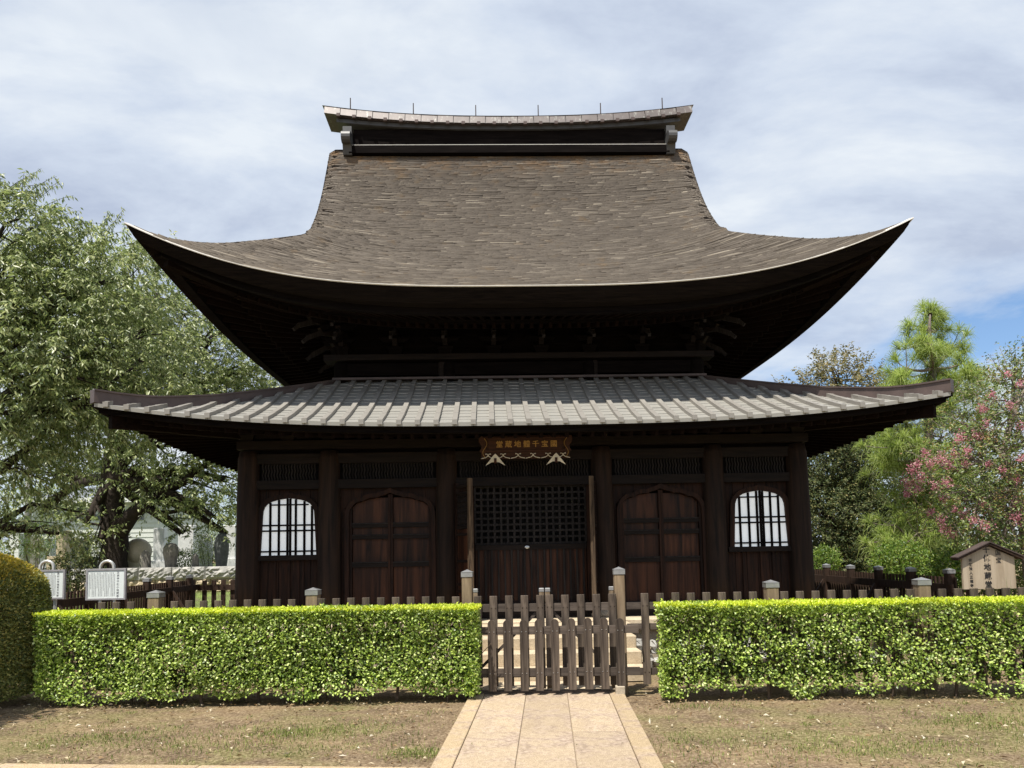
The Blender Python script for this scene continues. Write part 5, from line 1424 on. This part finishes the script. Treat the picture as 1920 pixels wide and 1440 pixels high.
for _ in range(90):
    c0 = MC[r_.integers(len(MC))] + np.array([0, -0.05, 0.08])
    n = 26; C_.append(c0 + r_.normal(size=(n, 3)) * [0.05, 0.05, 0.07]); D_.append(unit(n, r_))
C_ = np.concatenate(C_); D_ = np.concatenate(D_); n = len(C_)
V, T = leaf_mesh(C_, D_, unit(n, r_), r_.uniform(0.015, 0.03, n), r_.uniform(0.012, 0.02, n))
big_mesh('seed_heads', V, T, M['bud'], myr)
tw = MB(); C_, D_ = [], []                              # bare sprigs above the crown
for (x0, y0, x1, y1) in ((1890, 720, 1850, 660), (1900, 715, 1895, 650), (1910, 720, 1925, 645), (1880, 715, 1870, 668), (1905, 705, 1915, 668)):
    q = bez(at(x0, y0, 1, 0.2), (np.array(at(x0, y0, 1, 0.2)) + np.array(at(x1, y1, 1, 0.2))) / 2 + [0, 0, .05], at(x1, y1, 1, 0.2), 14)
    tw.tube(q[::3], np.linspace(0.008, 0.003, len(q[::3])), 4, False)
    C_.append(q); D_.append(unit(14, r_) + [0, 0, .3])
C_ = np.concatenate(C_); D_ = np.concatenate(D_); n = len(C_)
tw.build('sprig_twigs', M['bark_pale'], myr)
V, T = leaf_mesh(C_, D_, unit(n, r_), r_.uniform(0.04, 0.06, n), r_.uniform(0.02, 0.028, n)); big_mesh('sprig_leaves', V, T, M['myrtle_leaf'], myr)

# shrubs at the foot of the trees on the pine side
def shrub(label, px, py, y, rx, rz, mat, seed, n=2600, group=None, ll=0.07):
    c0 = at(px, py, 1, y); root = thing('shrub', label, 'shrub', (c0.x, y, 0), group=group)
    r = np.random.default_rng(seed)
    P = np.array([c0.x, y, max(0.1, c0.z)]) + unit(n, r) * (r.uniform(0.3, 1, n) ** 0.5)[:, None] * np.array([rx, rx * 0.8, rz]) * (1 + 0.12 * vnoise(unit(n, r), 3, seed))[:, None]
    P[:, 2] = np.maximum(P[:, 2], 0.04)
    V, T = leaf_mesh(P, unit(n, r) + [0, 0, .25], unit(n, r) * .7 + [-.2, -.3, .6], r.uniform(.7, 1.2, n) * ll, r.uniform(.7, 1.2, n) * ll * 0.42)
    big_mesh('foliage', V, T, mat, root)
    b = MB()
    for k in range(6):
        a = k * 1.05; b.tube([(c0.x, y, -0.02), (c0.x + rx * .35 * math.cos(a), y + rx * .3 * math.sin(a), c0.z * .6 + .1), (c0.x + rx * .7 * math.cos(a), y + rx * .6 * math.sin(a), c0.z + rz * .4)], [0.018, 0.013, 0.005], 5)
    b.build('stems', M['twig'], root)
    return root
shrub('bright leafy shrub behind the slatted fence at the foot of the pine', 1690, 1058, 3.2, 0.62, 0.48, M['light_leaf'], 3, 3200)
shrub('yellow-green shrub between the pine trunk and the roofed notice', 1785, 1070, 0.5, 0.40, 0.36, M['light_leaf'], 4, 2200)
shrub('small lit shrub showing low beside the corner column', 1548, 1050, 7.0, 0.4, 0.35, M['light_leaf'], 5, 1400)
shrub('leafy shrub behind the roofed notice under the blossom', 1870, 1065, 1.4, 0.8, 0.6, M['myrtle_leaf'], 6, 4200)
shrub('small bush growing between the carved gravestone and the stone wall', 345, 1052, 12.9, 0.45, 0.4, M['light_leaf'], 8, 1500)
shrub('leafy bush growing against the foot of the forked trunk', 172, 1030, 12.5, 0.55, 0.6, M['dark_leaf'], 9, 2200)
shrub('loose bush between the white gravestones at the back', 395, 1025, 16.0, 0.7, 0.7, M['cherry_leaf'], 10, 2200)
shrub('loose bush beside the utility pole beyond the graves', 70, 1010, 17.0, 0.9, 0.8, M['light_leaf'], 11, 2400)
shrub('dark shrub on the graveyard side below the second info board', 128, 1075, 3.2, 0.35, 0.45, M['dark_leaf'], 7, 1500)

# dense wood closing the view beyond
def far_wood(name, label, x0, x1, y, zt, n, seed, mat=None):
    r = np.random.default_rng(seed)
    C, D = [], []
    k = int((x1 - x0) / 1.6)
    for i in range(k):
        cx = x0 + (i + 0.5) * (x1 - x0) / k; h = zt * r.uniform(0.75, 1.1); m = n // k
        d = unit(m, r); P = np.array([cx, y + r.uniform(-1.5, 1.5), h * 0.5]) + d * np.array([1.9, 1.6, h * 0.52]) * (r.uniform(0.4, 1, m) ** .5)[:, None]
        P *= 1; C.append(P + 0.3 * vnoise(P, 2.0, seed)[:, None] * d)
    P = np.concatenate(C); P[:, 2] = np.maximum(P[:, 2], 0.05); m = len(P)
    V, T = leaf_mesh(P, unit(m, r) + [0, 0, -.2], unit(m, r) * .7 + [-.2, -.4, .6], r.uniform(.16, .30, m), r.uniform(.08, .13, m))
    o = big_mesh(name, V, T, mat or M['dark_leaf']); stuff(o); o['label'] = label; o['category'] = 'woodland'
    return o
far_wood('far_wood', 'dark mass of trees closing the view behind the pine', 9.0, 40.0, 22.0, 5.2, 46000, 51)
far_wood('far_wood', 'mass of trees behind the house beyond the graveyard', -64.0, -16.0, 52.0, 8.0, 34000, 52, M['cherry_leaf'])

# ================================================================== graveyard side
gm_ = M['soil']
b = MB(); xs = np.linspace(-60, -4.6, 40)
prof = [(8.6, -0.02), (9.3, 0.16), (10.4, 0.40), (11.3, 0.56), (14, GB), (60, GB + 0.3)]
b.grid([[(x, y, z + 0.02 * math.sin(x * 2 + y)) for y, z in prof] for x in xs])
def turf_mat():
    m, t, b_ = new_mat('graveyard_turf')
    c = ramp(t, noise(t, 1.6, 6, 0.65), [(0.35, (0.11, 0.10, 0.055)), (0.6, (0.15, 0.21, 0.05)), (0.75, (0.24, 0.30, 0.08))])
    t.links.new(c, b_.inputs['Base Color']); b_.inputs['Roughness'].default_value = 0.95
    return m
struct(b.build('bank', turf_mat(), None, True))
# low retaining wall of rough stone blocks
WY = 11.6
wx0, wx1 = at(133, 1075, 1, WY).x, at(447, 1070, 1, WY).x
rw = thing('retaining_wall', 'low wall of rough pale stone blocks below the gravestones', 'wall', ((wx0 + wx1) / 2, WY, GB - 0.1))
M['granite'] = stone('rough_granite', (0.22, 0.215, 0.205), (0.46, 0.445, 0.41), 5.0, 0.9, 0.9)
M['tan_stone'] = stone('tan_stone', (0.36, 0.29, 0.19), (0.56, 0.47, 0.33), 5.0, 0.9, 0.9)
M['grey_stone'] = stone('weathered_gravestone', (0.13, 0.12, 0.105), (0.30, 0.28, 0.24), 7.0, 0.95, 0.6, (0.10, 0.115, 0.06))
M['dark_stone'] = stone('dark_gravestone', (0.05, 0.055, 0.055), (0.13, 0.14, 0.135), 7.0, 0.8, 0.4)
M['pale_stone'] = stone('pale_polished_stone', (0.58, 0.51, 0.38), (0.78, 0.71, 0.57), 3.0, 0.7, 0.2)
M['white_stone'] = stone('white_granite', (0.52, 0.52, 0.51), (0.74, 0.74, 0.73), 9.0, 0.6, 0.2)
def rough_block(x0, x1, y0, y1, z0, z1, seed):
    r = np.random.default_rng(seed); nx, nz = 13, 6
    b = MB()
    F_ = [[(x0 + (x1 - x0) * i / nx, y0 - (0.10 * r.uniform(0.0, 1) if 0 < i < nx and 0 < j < nz else 0.0), z0 + (z1 - z0) * j / nz) for j in range(nz + 1)] for i in range(nx + 1)]
    b.grid(F_)
    b.add([(x0, y0, z0), (x1, y0, z0), (x1, y1, z0), (x0, y1, z0), (x0, y0, z1), (x1, y0, z1), (x1, y1, z1), (x0, y1, z1)], [(3, 2, 1, 0), (4, 5, 6, 7), (1, 2, 6, 5), (2, 3, 7, 6), (3, 0, 4, 7)])
    return b
zt_ = at(300, 1064, 1, WY).z
for row, (z0, z1) in enumerate(((zt_ - 0.36, zt_ - 0.003), (zt_ - 0.78, zt_ - 0.366))):
    n = 5 if row == 0 else 6
    xs = np.linspace(wx0, wx1, n + 1) + (0 if row == 0 else 0.0)
    for i in range(n):
        rough_block(xs[i] + .012, xs[i + 1] - .012, WY + 0.03 * row, WY + 0.4, z0, z1, i + 10 * row).build('stone_block', M['granite'] if row == 0 else M['tan_stone'], rw)
ZT = zt_
def gz(px, py, y): return at(px, py, 1, y)
def base_z(y): return GB + 0.0
# individual monuments: (name, label, builder)
def monument(name, label, px, py_top, py_bot, y, half_px, style, mat):
    t_, bt = gz(px, py_top, y), gz(px, py_bot, y); sc_ = (gz(px + 10, py_bot, y).x - bt.x) / 10; w = half_px * sc_
    zb = GB - 0.03; H = t_.z - zb; x = bt.x
    root = thing(name, label, 'gravestone' if 'ball' not in name else 'stone', (x, y, zb), group='monuments of the graveyard')
    if style == 'pillar':
        b = MB(); pr = [(1.0, 0), (1.0, 0.70), (0.95, 0.82), (0.7, 0.93), (0.3, 0.985), (0.05, 1.0)]
        b.lathe((x, y, zb), [(w * a, H * c) for a, c in pr], 10, 1.0, 0.6); b.build('shaft', mat, root, True)
    elif style == 'egg':
        MB().lathe((x, y, zb), [(w * 2.0, 0), (w * 2.0, H * 0.10), (w * 1.6, H * 0.16), (w * 1.5, H * 0.18)], 8).build('base', mat, root)
        MB().lathe((x, y, zb + H * 0.18), [(w * 0.9, 0), (w * 1.3, H * .04), (w * 1.35, H * .08), (w * 0.9, H * .12), (w * .8, H * .13)], 14).build('collar', mat, root, True)
        MB().lathe((x, y, zb + H * 0.31), [(w * 0.55, 0), (w * .75, H * .10), (w * 1.0, H * .35), (w * 1.02, H * .48), (w * .85, H * .60), (w * .5, H * .67), (w * .08, H * .69)], 16).build('body', mat, root, True)
    elif style == 'carved':
        MB().box(x - w * 1.5, x + w * 1.5, y - w, y + w, zb, zb + H * 0.18).build('base', mat, root)
        b = MB(); b.lathe((x, y, zb + H * .18), [(w * .8, 0), (w * .75, H * .25), (w * .95, H * .5), (w * 1.15, H * .62), (w * 1.1, H * .72), (w * .7, H * .80), (w * .2, H * .82)], 9, 1.0, 0.7); b.build('body', mat, root)
    elif style == 'ball':
        zc_ = gz(px, 1034, y).z; MB().box(x - w * .6, x + w * .6, y - w * .5, y + w * .5, zb, zc_ - w * .75).build('plinth', mat, root)
        b = MB(); pr = [(math.sin(a), 1 - math.cos(a)) for a in np.linspace(0.12, math.pi - 0.02, 16)]
        b.lathe((x, y, zc_ - w), [(w * a, w * c) for a, c in pr], 22, 1.0, 0.9); b.build('ball', mat, root, True)
    else:
        MB().cbox(x - w * 1.7, x + w * 1.7, y - w * 1.3, y + w * 1.3, zb, zb + H * 0.22, 0.01).build('lower_base', mat, root)
        MB().cbox(x - w * 1.25, x + w * 1.25, y - w, y + w, zb + H * 0.222, zb + H * 0.40, 0.01).build('upper_base', mat, root)
        MB().cbox(x - w * .85, x + w * .85, y - w * .7, y + w * .7, zb + H * 0.402, zb + H, 0.02).build('shaft', mat, root)
    return root
monument('stone_ball', 'pale round boulder-like stone ball beside the forked trunk', 258, 1008, 1066, 13.2, 25, 'ball', M['pale_stone'])
monument('gravestone', 'stubby round-shouldered brown gravestone in front of the pale stone ball', 272, 1031, 1066, 12.3, 11, 'pillar', M['grey_stone'])
monument('gravestone', 'carved gravestone with swollen head on a low block above the stone wall', 320, 1018, 1066, 12.3, 13, 'carved', M['grey_stone'])
monument('gravestone', 'small narrow gravestone stub between the carved one and the egg-shaped one', 366, 1037, 1066, 12.3, 7, 'pillar', M['grey_stone'])
monument('gravestone', 'dark egg-shaped priest gravestone on a collared base by the hall corner', 415, 999, 1066, 12.4, 13, 'egg', M['dark_stone'])
monument('gravestone', 'large dark slab gravestone standing behind the trunk and low kerb blocks', 150, 1010, 1060, 14.5, 16, 'block', M['dark_stone'])
monument('gravestone', 'white polished granite gravestone farthest back beneath the hanging boughs', 352, 985, 1055, 22, 17, 'block', M['white_stone'])
monument('gravestone', 'pale grey granite gravestone just behind the egg-shaped one', 385, 1000, 1055, 17, 14, 'pillar', M['white_stone'])
monument('gravestone', 'whitish square gravestone behind the stone ball', 300, 990, 1056, 20, 12, 'block', M['white_stone'])
monument('gravestone', 'bright white gravestone next to the hall corner behind the egg-shaped one', 432, 985, 1056, 21, 14, 'block', M['white_stone'])
monument('gravestone', 'slim white gravestone beside the utility pole', 30, 1000, 1056, 20, 11, 'block', M['white_stone'])
monument('gravestone', 'tan square gravestone beyond the low dark slab', 118, 995, 1056, 19, 13, 'block', M['tan_stone'])
monument('gravestone', 'short white gravestone beyond the rounded bush', 90, 1012, 1056, 18, 12, 'block', M['white_stone'])
monument('gravestone', 'grey square gravestone behind the rounded bush', 68, 1005, 1056, 21, 10, 'block', M['grey_stone'])
for lab, x0, x1, y, mat, zt in (('dark low grave kerb slab left of the forked trunk', 132, 178, 13.0, 'dark_stone', 1045), ('tan low grave wall behind the second info board', 94, 126, 13.4, 'tan_stone', 1043)):
    a, e = gz(x0, zt, y), gz(x1, zt, y)
    o = MB().cbox(a.x, e.x, y - .2, y + .2, GB - 0.03, a.z, 0.01).build('grave_wall', M[mat]); tag(o, lab, 'wall')
# house beyond the graves
hy = 34.0
ha, hb = gz(62, 945, hy), gz(300, 945, hy)
ze = ha.z; hs = thing('house', 'pale clapboard house with grey roof beyond the graveyard', 'house', ((ha.x + hb.x) / 2, hy + 4, 0.6))
M['siding'] = plain('pale_siding', (0.52, 0.53, 0.50), 0.8); M['slate'] = plain('grey_roof_tiles', (0.16, 0.17, 0.19), 0.7); M['pane'] = plain('dark_window_glass', (0.03, 0.035, 0.04), 0.15, 0.0, 0.6)
z = 0.6
while z < ze:
    MB().hexa([(ha.x, hy - .03, z), (hb.x, hy - .03, z), (hb.x, hy + .02, z), (ha.x, hy + .02, z), (ha.x, hy, z + .27), (hb.x, hy, z + .27), (hb.x, hy + .02, z + .27), (ha.x, hy + .02, z + .27)]).build('siding_board', M['siding'], hs); z += 0.275
MB().box(ha.x, hb.x, hy + .03, hy + 8, 0.6, ze).build('wall', M['siding'], hs)
MB().box(ha.x - .5, hb.x + .5, hy - .6, hy - .45, ze - 0.02, ze + 0.28).build('gutter_board', M['white_stone'], hs)
b = MB(); b.hexa([(ha.x - .5, hy - .6, ze + .28), (hb.x + .5, hy - .6, ze + .28), (hb.x + .5, hy + 8.6, ze + .28), (ha.x - .5, hy + 8.6, ze + .28), (ha.x + 3, hy + 3.8, ze + 1.5), (hb.x - 3, hy + 3.8, ze + 1.5), (hb.x - 3, hy + 4.2, ze + 1.5), (ha.x + 3, hy + 4.2, ze + 1.5)])
b.build('roof', M['slate'], hs)
for px0, px1, py0, py1 in ((101, 112, 949, 966), (146, 156, 949, 975), (178, 194, 965, 975), (245, 270, 950, 975)):
    a, e = gz(px0, py0, hy), gz(px1, py1, hy)
    w_ = MB().box(a.x, e.x, hy - .10, hy - .032, e.z, a.z).build('window', M['slate'], hs)
    put('pane', MB().box(a.x + .06, e.x - .06, hy - .115, hy - .102, e.z + .06, a.z - .06).mesh('pane', M['pane']), w_)
p0 = gz(50, 1040, 24.0)
up = thing('utility_pole', 'round concrete utility pole beyond the graveyard', 'pole', (p0.x, 24.0, 0.6))
MB().tube([(p0.x, 24, 0.55), (p0.x, 24, 8.5)], [0.17, 0.12], 12).build('shaft', plain('pole_concrete', (0.28, 0.27, 0.26), 0.85), up, True)
for z in (2.6, 3.2, 3.8): MB().tube([(p0.x - .22, 24, z), (p0.x + .22, 24, z)], 0.012, 5).build('step_bolt', M['bolt_dark'], up)

# arched steel barriers behind the boards
M['steel'] = plain('brushed_steel', (0.62, 0.62, 0.60), 0.35, 0.6)
for lab, px, y in (('arched steel barrier standing behind the full info board', 201, 2.2), ('arched steel barrier behind the half-hidden info board', 88, 2.2)):
    c = gz(px, 1064, y); s_ = (gz(px + 10, 1064, y).x - c.x) / 10
    root = thing('arch_barrier', lab, 'barrier', (c.x, y, 0), group='arched steel barriers'); rr = 12.5 * s_
    zc = gz(px, 1052, y).z - rr
    b = MB(); b.tube([(c.x - rr, y, 0), (c.x - rr, y, zc)] + [(c.x - rr * math.cos(a), y, zc + rr * math.sin(a)) for a in np.linspace(0.2, math.pi - 0.2, 12)] + [(c.x + rr, y, zc), (c.x + rr, y, 0)], 0.026, 10)
    b.build('hoop', M['steel'], root, True)
# tufts of grass along the terrace
def grass_patch(name, label, n, sampler, hmin, hmax, seed, mat=None):
    r = np.random.default_rng(seed); P = sampler(n, r)
    D = unit(n, r) * 0.55 + [0, 0, 1.0]
    V, T = leaf_mesh(P, D, unit(n, r), r.uniform(hmin, hmax, n), r.uniform(0.004, 0.008, n) * (2.2 if hmax > .3 else 1), 0.1)
    o = big_mesh(name, V, T, mat or M['grass']); stuff(o); o['label'] = label; o['category'] = 'grass'
    return o
def s_terrace(n, r):
    x = r.uniform(-14.5, -7.0, n); y = r.uniform(12.1, 15.5, n); k = vnoise(np.stack([x, y, 0 * x], 1), 2.5, 3)
    return np.stack([x, y, np.full(n, GB)], 1)[k > -0.3]
def gp(name, label, n, f, a, c, seed):
    r = np.random.default_rng(seed); P = f(n, r); return grass_patch(name, label, len(P), lambda n_, r__: P, a, c, seed + 1)
gp('tall_grass', 'tall pale grass growing between the gravestones', 9000, s_terrace, 0.18, 0.5, 61)
def s_bank(n, r):
    x = r.uniform(-15, -7.3, n); y = r.uniform(9.3, 11.5, n); z = np.interp(y, [p[0] for p in prof], [p[1] for p in prof])
    return np.stack([x, y, z], 1)
gp('bank_grass', 'short bright grass on the bank below the stone wall', 9000, s_bank, 0.04, 0.10, 63)
def tuft_sampler(spots_, sd):
    def f(n, r):
        out_ = []
        for _ in range(150):                              # scattered small tufts
            u_, w_ = r.uniform(-6.5, 6.5), r.uniform(-3.2, -0.7)
            if -1.05 < u_ < 1.05: continue
            c = fw(u_, w_); m = int(r.uniform(6, 40)); q = r.normal(size=(m, 2)) * r.uniform(.02, .10)
            out_.append(np.stack([c.x + q[:, 0], c.y + q[:, 1], np.zeros(m) - 0.005], 1))
        for (px, py, ru, rw_, w) in spots_:
            c = at(px, py, 2, 0.0); m = int(n * w); q = r.normal(size=(m, 2)) * [ru, rw_]
            out_.append(np.stack([c.x + q[:, 0], c.y + q[:, 1], np.zeros(m) - 0.005], 1))
        return np.concatenate(out_)
    return f
gp('yard_grass', 'sparse short grass growing through the trodden yard soil', 7000,
   tuft_sampler([(790, 1415, .16, .08, .10), (560, 1375, .35, .14, .16), (210, 1385, .4, .16, .14), (400, 1400, .5, .2, .08), (680, 1360, .5, .2, .06), (1850, 1355, .35, .22, .18), (1640, 1405, .35, .16, .07), (1300, 1395, .3, .2, .06), (1480, 1390, .5, .2, .06), (1320, 1325, .25, .1, .04), (1750, 1400, .4, .2, .06), (300, 1400, .9, .18, .05), (650, 1400, .5, .15, .05), (1450, 1420, .7, .15, .05), (950, 1300, .01, .01, .0)], 1), 0.012, 0.055, 65)
# fallen leaves and small litter
r_ = np.random.default_rng(91); n = 2000
lx = r_.uniform(-6, 6.5, n); lw = r_.uniform(-3.6, 0.0, n) ; lw[:260] = r_.uniform(-0.75, -0.35, 260)
P = np.array([fw(a, c, 0.012) for a, c in zip(lx, lw)]); keep = (lx < -0.9) | (lx > 0.92); P = P[keep]; n = len(P)
V, T = leaf_mesh(P, unit(n, r_) * [1, 1, 0.18], unit(n, r_) * .35 + [0, 0, 1], r_.uniform(0.012, 0.07, n), r_.uniform(0.010, 0.032, n), 0.45)
M['litter'] = leaf('dry_leaves', [(0.0, (0.10, 0.06, 0.03)), (0.4, (0.28, 0.19, 0.10)), (0.75, (0.45, 0.37, 0.24)), (1.0, (0.62, 0.57, 0.46))], 0.15, 0.7, 0.2)
o = stuff(big_mesh('fallen_leaves', V, T, M['litter'])); o['label'] = 'dry leaves and litter scattered over the yard'; o['category'] = 'leaves'

# gravel and stones inside the fence
r_ = np.random.default_rng(17)
cob = thing('stone_border', 'rough pale stones piled along the podium foot beside the steps', 'stones', (3.0, -0.95, 0))
for k in range(64):
    x = (1.45 + (k % 32) * 0.10) ; row = k // 32
    if r_.uniform() < 0.5: x = x + 0.04
    b = MB(); c = np.array([x, -0.93 + 0.1 * row + r_.uniform(-.04, .04), 0.09 + row * 0.17 + r_.uniform(-.03, .03)])
    vs = unit(12, r_)
    s_ = np.array([r_.uniform(.07, .12), r_.uniform(.08, .13), r_.uniform(.07, .12)])
    ring = [(math.cos(a) * math.sin(t), math.sin(a) * math.sin(t), math.cos(t)) for t in (0.6, 1.4, 2.3) for a in np.linspace(0, 2 * math.pi, 7, endpoint=False) + t]
    pts = [tuple(c + np.array(p) * s_ * r_.uniform(.82, 1.12)) for p in ring]
    fs = [tuple(range(6, -1, -1))[::-1], tuple(range(14, 21))[::-1]] + [(i * 7 + j, (i + 1) * 7 + j, (i + 1) * 7 + (j + 1) % 7, i * 7 + (j + 1) % 7) for i in range(2) for j in range(7)]
    b.add(pts, fs); b.build('stone', M['granite'] if k % 3 else M['tan_stone'], cob)

# ================================================================== boards and notices
M['frame'] = plain('board_frame', (0.36, 0.345, 0.36), 0.5, 0.2); M['white'] = plain('white_panel', (0.74, 0.78, 0.76), 0.5, 0.0, 0.4, 0.03)
def info_board(label, px0, px1, py0, py1, y, title, show_from=0.0, seed=1):
    a, e = gz(px0, py0, y), gz(px1, py1, y); w = e.x - a.x; h = a.z - e.z; cx = (a.x + e.x) / 2; cz = (a.z + e.z) / 2
    root = thing('info_board', label, 'sign', (cx, y, 0), group='info boards by the hedge', own=True)
    put('panel', MB().box(-w / 2 + .015, w / 2 - .015, -0.012, 0.012, cz - h / 2 + .015, cz + h / 2 - .015).mesh('panel', M['white']), root, (0, 0, 0))
    for x0, x1, z0, z1 in ((-w / 2, w / 2, cz + h / 2 - .022, cz + h / 2), (-w / 2, w / 2, cz - h / 2, cz - h / 2 + .022), (-w / 2, -w / 2 + .022, cz - h / 2 + .0225, cz + h / 2 - .0225), (w / 2 - .022, w / 2, cz - h / 2 + .0225, cz + h / 2 - .0225)):
        put('frame_bar', MB().box(x0, x1, -0.02, 0.02, z0, z1).mesh('frame_bar', M['frame']), root, (0, 0, 0))
    for x in (-w * 0.18, w * 0.18):
        put('leg', MB().tube([(x, 0.03, -0.03), (x, 0.03, cz)], 0.022, 8).mesh('leg', M['steel']), root, (0, 0, 0))
    n = len(title); tx = w * 0.30
    for i, ch in enumerate(title):
        text('title_character', ch, h * 0.078, M['greyink'], root, (tx, -0.0125, cz + h * 0.36 - i * h * 0.093), extrude=0.0006, offset=0.0008)
    r = np.random.default_rng(seed)
    b = MB()
    for k in range(17):
        x = tx - w * 0.085 - k * w * 0.0395
        if x < -w / 2 + .04: break
        z = cz + h * 0.38 - (h * .06 if k % 4 == 0 else 0); zb = cz - h * (0.38 if k % 4 != 3 else r.uniform(0.1, 0.38))
        while z > zb:
            s_ = h * 0.018
            b.box(x - s_ * .5, x + s_ * .5, -0.0132, -0.0126, z - s_ * r.uniform(.5, .95), z); z -= s_ * 1.35
    put('printed_lines', b.mesh('printed_lines', M['greyink']), root, (0, 0, 0))
    return root
info_board('white framed info board with vertical lines of print above the sunny hedge', 163, 236, 1067, 1124, -1.0, '正福寺千体小地蔵尊像')
info_board('white framed info board half hidden by the rounded bush', 60, 121.5, 1069, 1123, -1.1, '東村山市指定文化財', seed=2)

sy = -1.3
a, e, tp_ = gz(1802, 1044, sy), gz(1904, 1103, sy), gz(1849, 1017, sy)
sw = e.x - a.x; scx = (a.x + e.x) / 2 + 0.0
nb = thing('notice_board', 'roofed wooden notice board with large brushed characters beside the slatted fence', 'sign', (scx, sy, 0), own=True)
zb_, zs_, zr_ = e.z, a.z - 0.02, tp_.z - 0.045
b = MB(); b.prism([(-sw / 2, zb_), (sw / 2, zb_), (sw / 2, zs_), (0, zr_), (-sw / 2, zs_)], -0.02, 0.02); put('board', b.mesh('board', M['board']), nb, (0, 0, 0))
for sx in (-1, 1):
    b = MB(); d_ = 0.07
    sl = (zr_ - zs_) / (sw / 2); x_e = sw / 2 + 0.085
    p0, p1 = (0, zr_ + 0.012), (sx * x_e, zr_ + 0.012 - sl * x_e)
    vs = [(p0[0], -d_, p0[1]), (p1[0], -d_, p1[1]), (p1[0], d_, p1[1]), (p0[0], d_, p0[1])]
    up_ = [(x, y, z + 0.03) for x, y, z in vs]
    b.hexa(vs + up_ if sx > 0 else [vs[1], vs[0], vs[3], vs[2]] + [up_[1], up_[0], up_[3], up_[2]])
    put('roof_board', b.mesh('roof_board', M['sfence']), nb, (0, 0, 0))
    b = MB(); vs2 = [(x * 1.03, y * 1.15, z + 0.032) for x, y, z in vs]; up2 = [(x, y, z + 0.014) for x, y, z in vs2]
    b.hexa(vs2 + up2 if sx > 0 else [vs2[1], vs2[0], vs2[3], vs2[2]] + [up2[1], up2[0], up2[3], up2[2]])
    put('roof_sheet', b.mesh('roof_sheet', M['bronze2']), nb, (0, 0, 0))
    put('leg', MB().box(sx * sw * 0.33 - .035, sx * sw * 0.33 + .035, 0.021, 0.09, -0.03, zs_ - 0.02).mesh('leg', M['sfence']), nb, (0, 0, 0))
hb_ = zr_ - zb_
for body, x, z0, z1, size in (('千体地蔵堂', -0.02, zr_ - 0.055, zb_ + 0.05, 0.098), ('国宝', 0.135, zr_ - 0.10, zr_ - 0.20, 0.075), ('宗教法人正福寺', -0.245, zs_ - 0.03, zb_ + 0.045, 0.046)):
    for i, ch in enumerate(body):
        text('brushed_character', ch, size, M['ink'], nb, (x, -0.0215, z0 + (z1 - z0) * i / max(1, len(body) - 1)), extrude=0.0008, offset=0.0024 if size > .09 else 0.001)
# long leaves of a plant in front of the notice
b = MB(); pb2 = gz(1895, 1110, -1.9)
r_ = np.random.default_rng(3); C_ = np.array([[pb2.x, -1.9, 0.0]] * 9); D_ = np.stack([r_.uniform(-.35, .1, 9), r_.uniform(-.1, .1, 9), np.ones(9)], 1)
V, T = leaf_mesh(C_, D_, unit(9, r_), r_.uniform(.8, 1.25, 9), np.full(9, .02), .1)
o = big_mesh('iris_plant', V, T, M['light_leaf']); tag(o, 'few long strap leaves poking up in front of the roofed notice', 'plant')

bpy.context.view_layer.update()
dg = bpy.context.evaluated_depsgraph_get()
for f in FONTS:
    me = bpy.data.meshes.new_from_object(f.evaluated_get(dg)); nm = f.name.split('.')[0]
    o = bpy.data.objects.new('x', me); col.objects.link(o); o.parent = f.parent
    o.location = f.location; o.rotation_euler = f.rotation_euler; o.scale = f.scale
    cu = f.data; bpy.data.objects.remove(f); bpy.data.curves.remove(cu); o.name = nm
for o in list(bpy.data.objects):
    if '_own_frame' in o: del o['_own_frame']
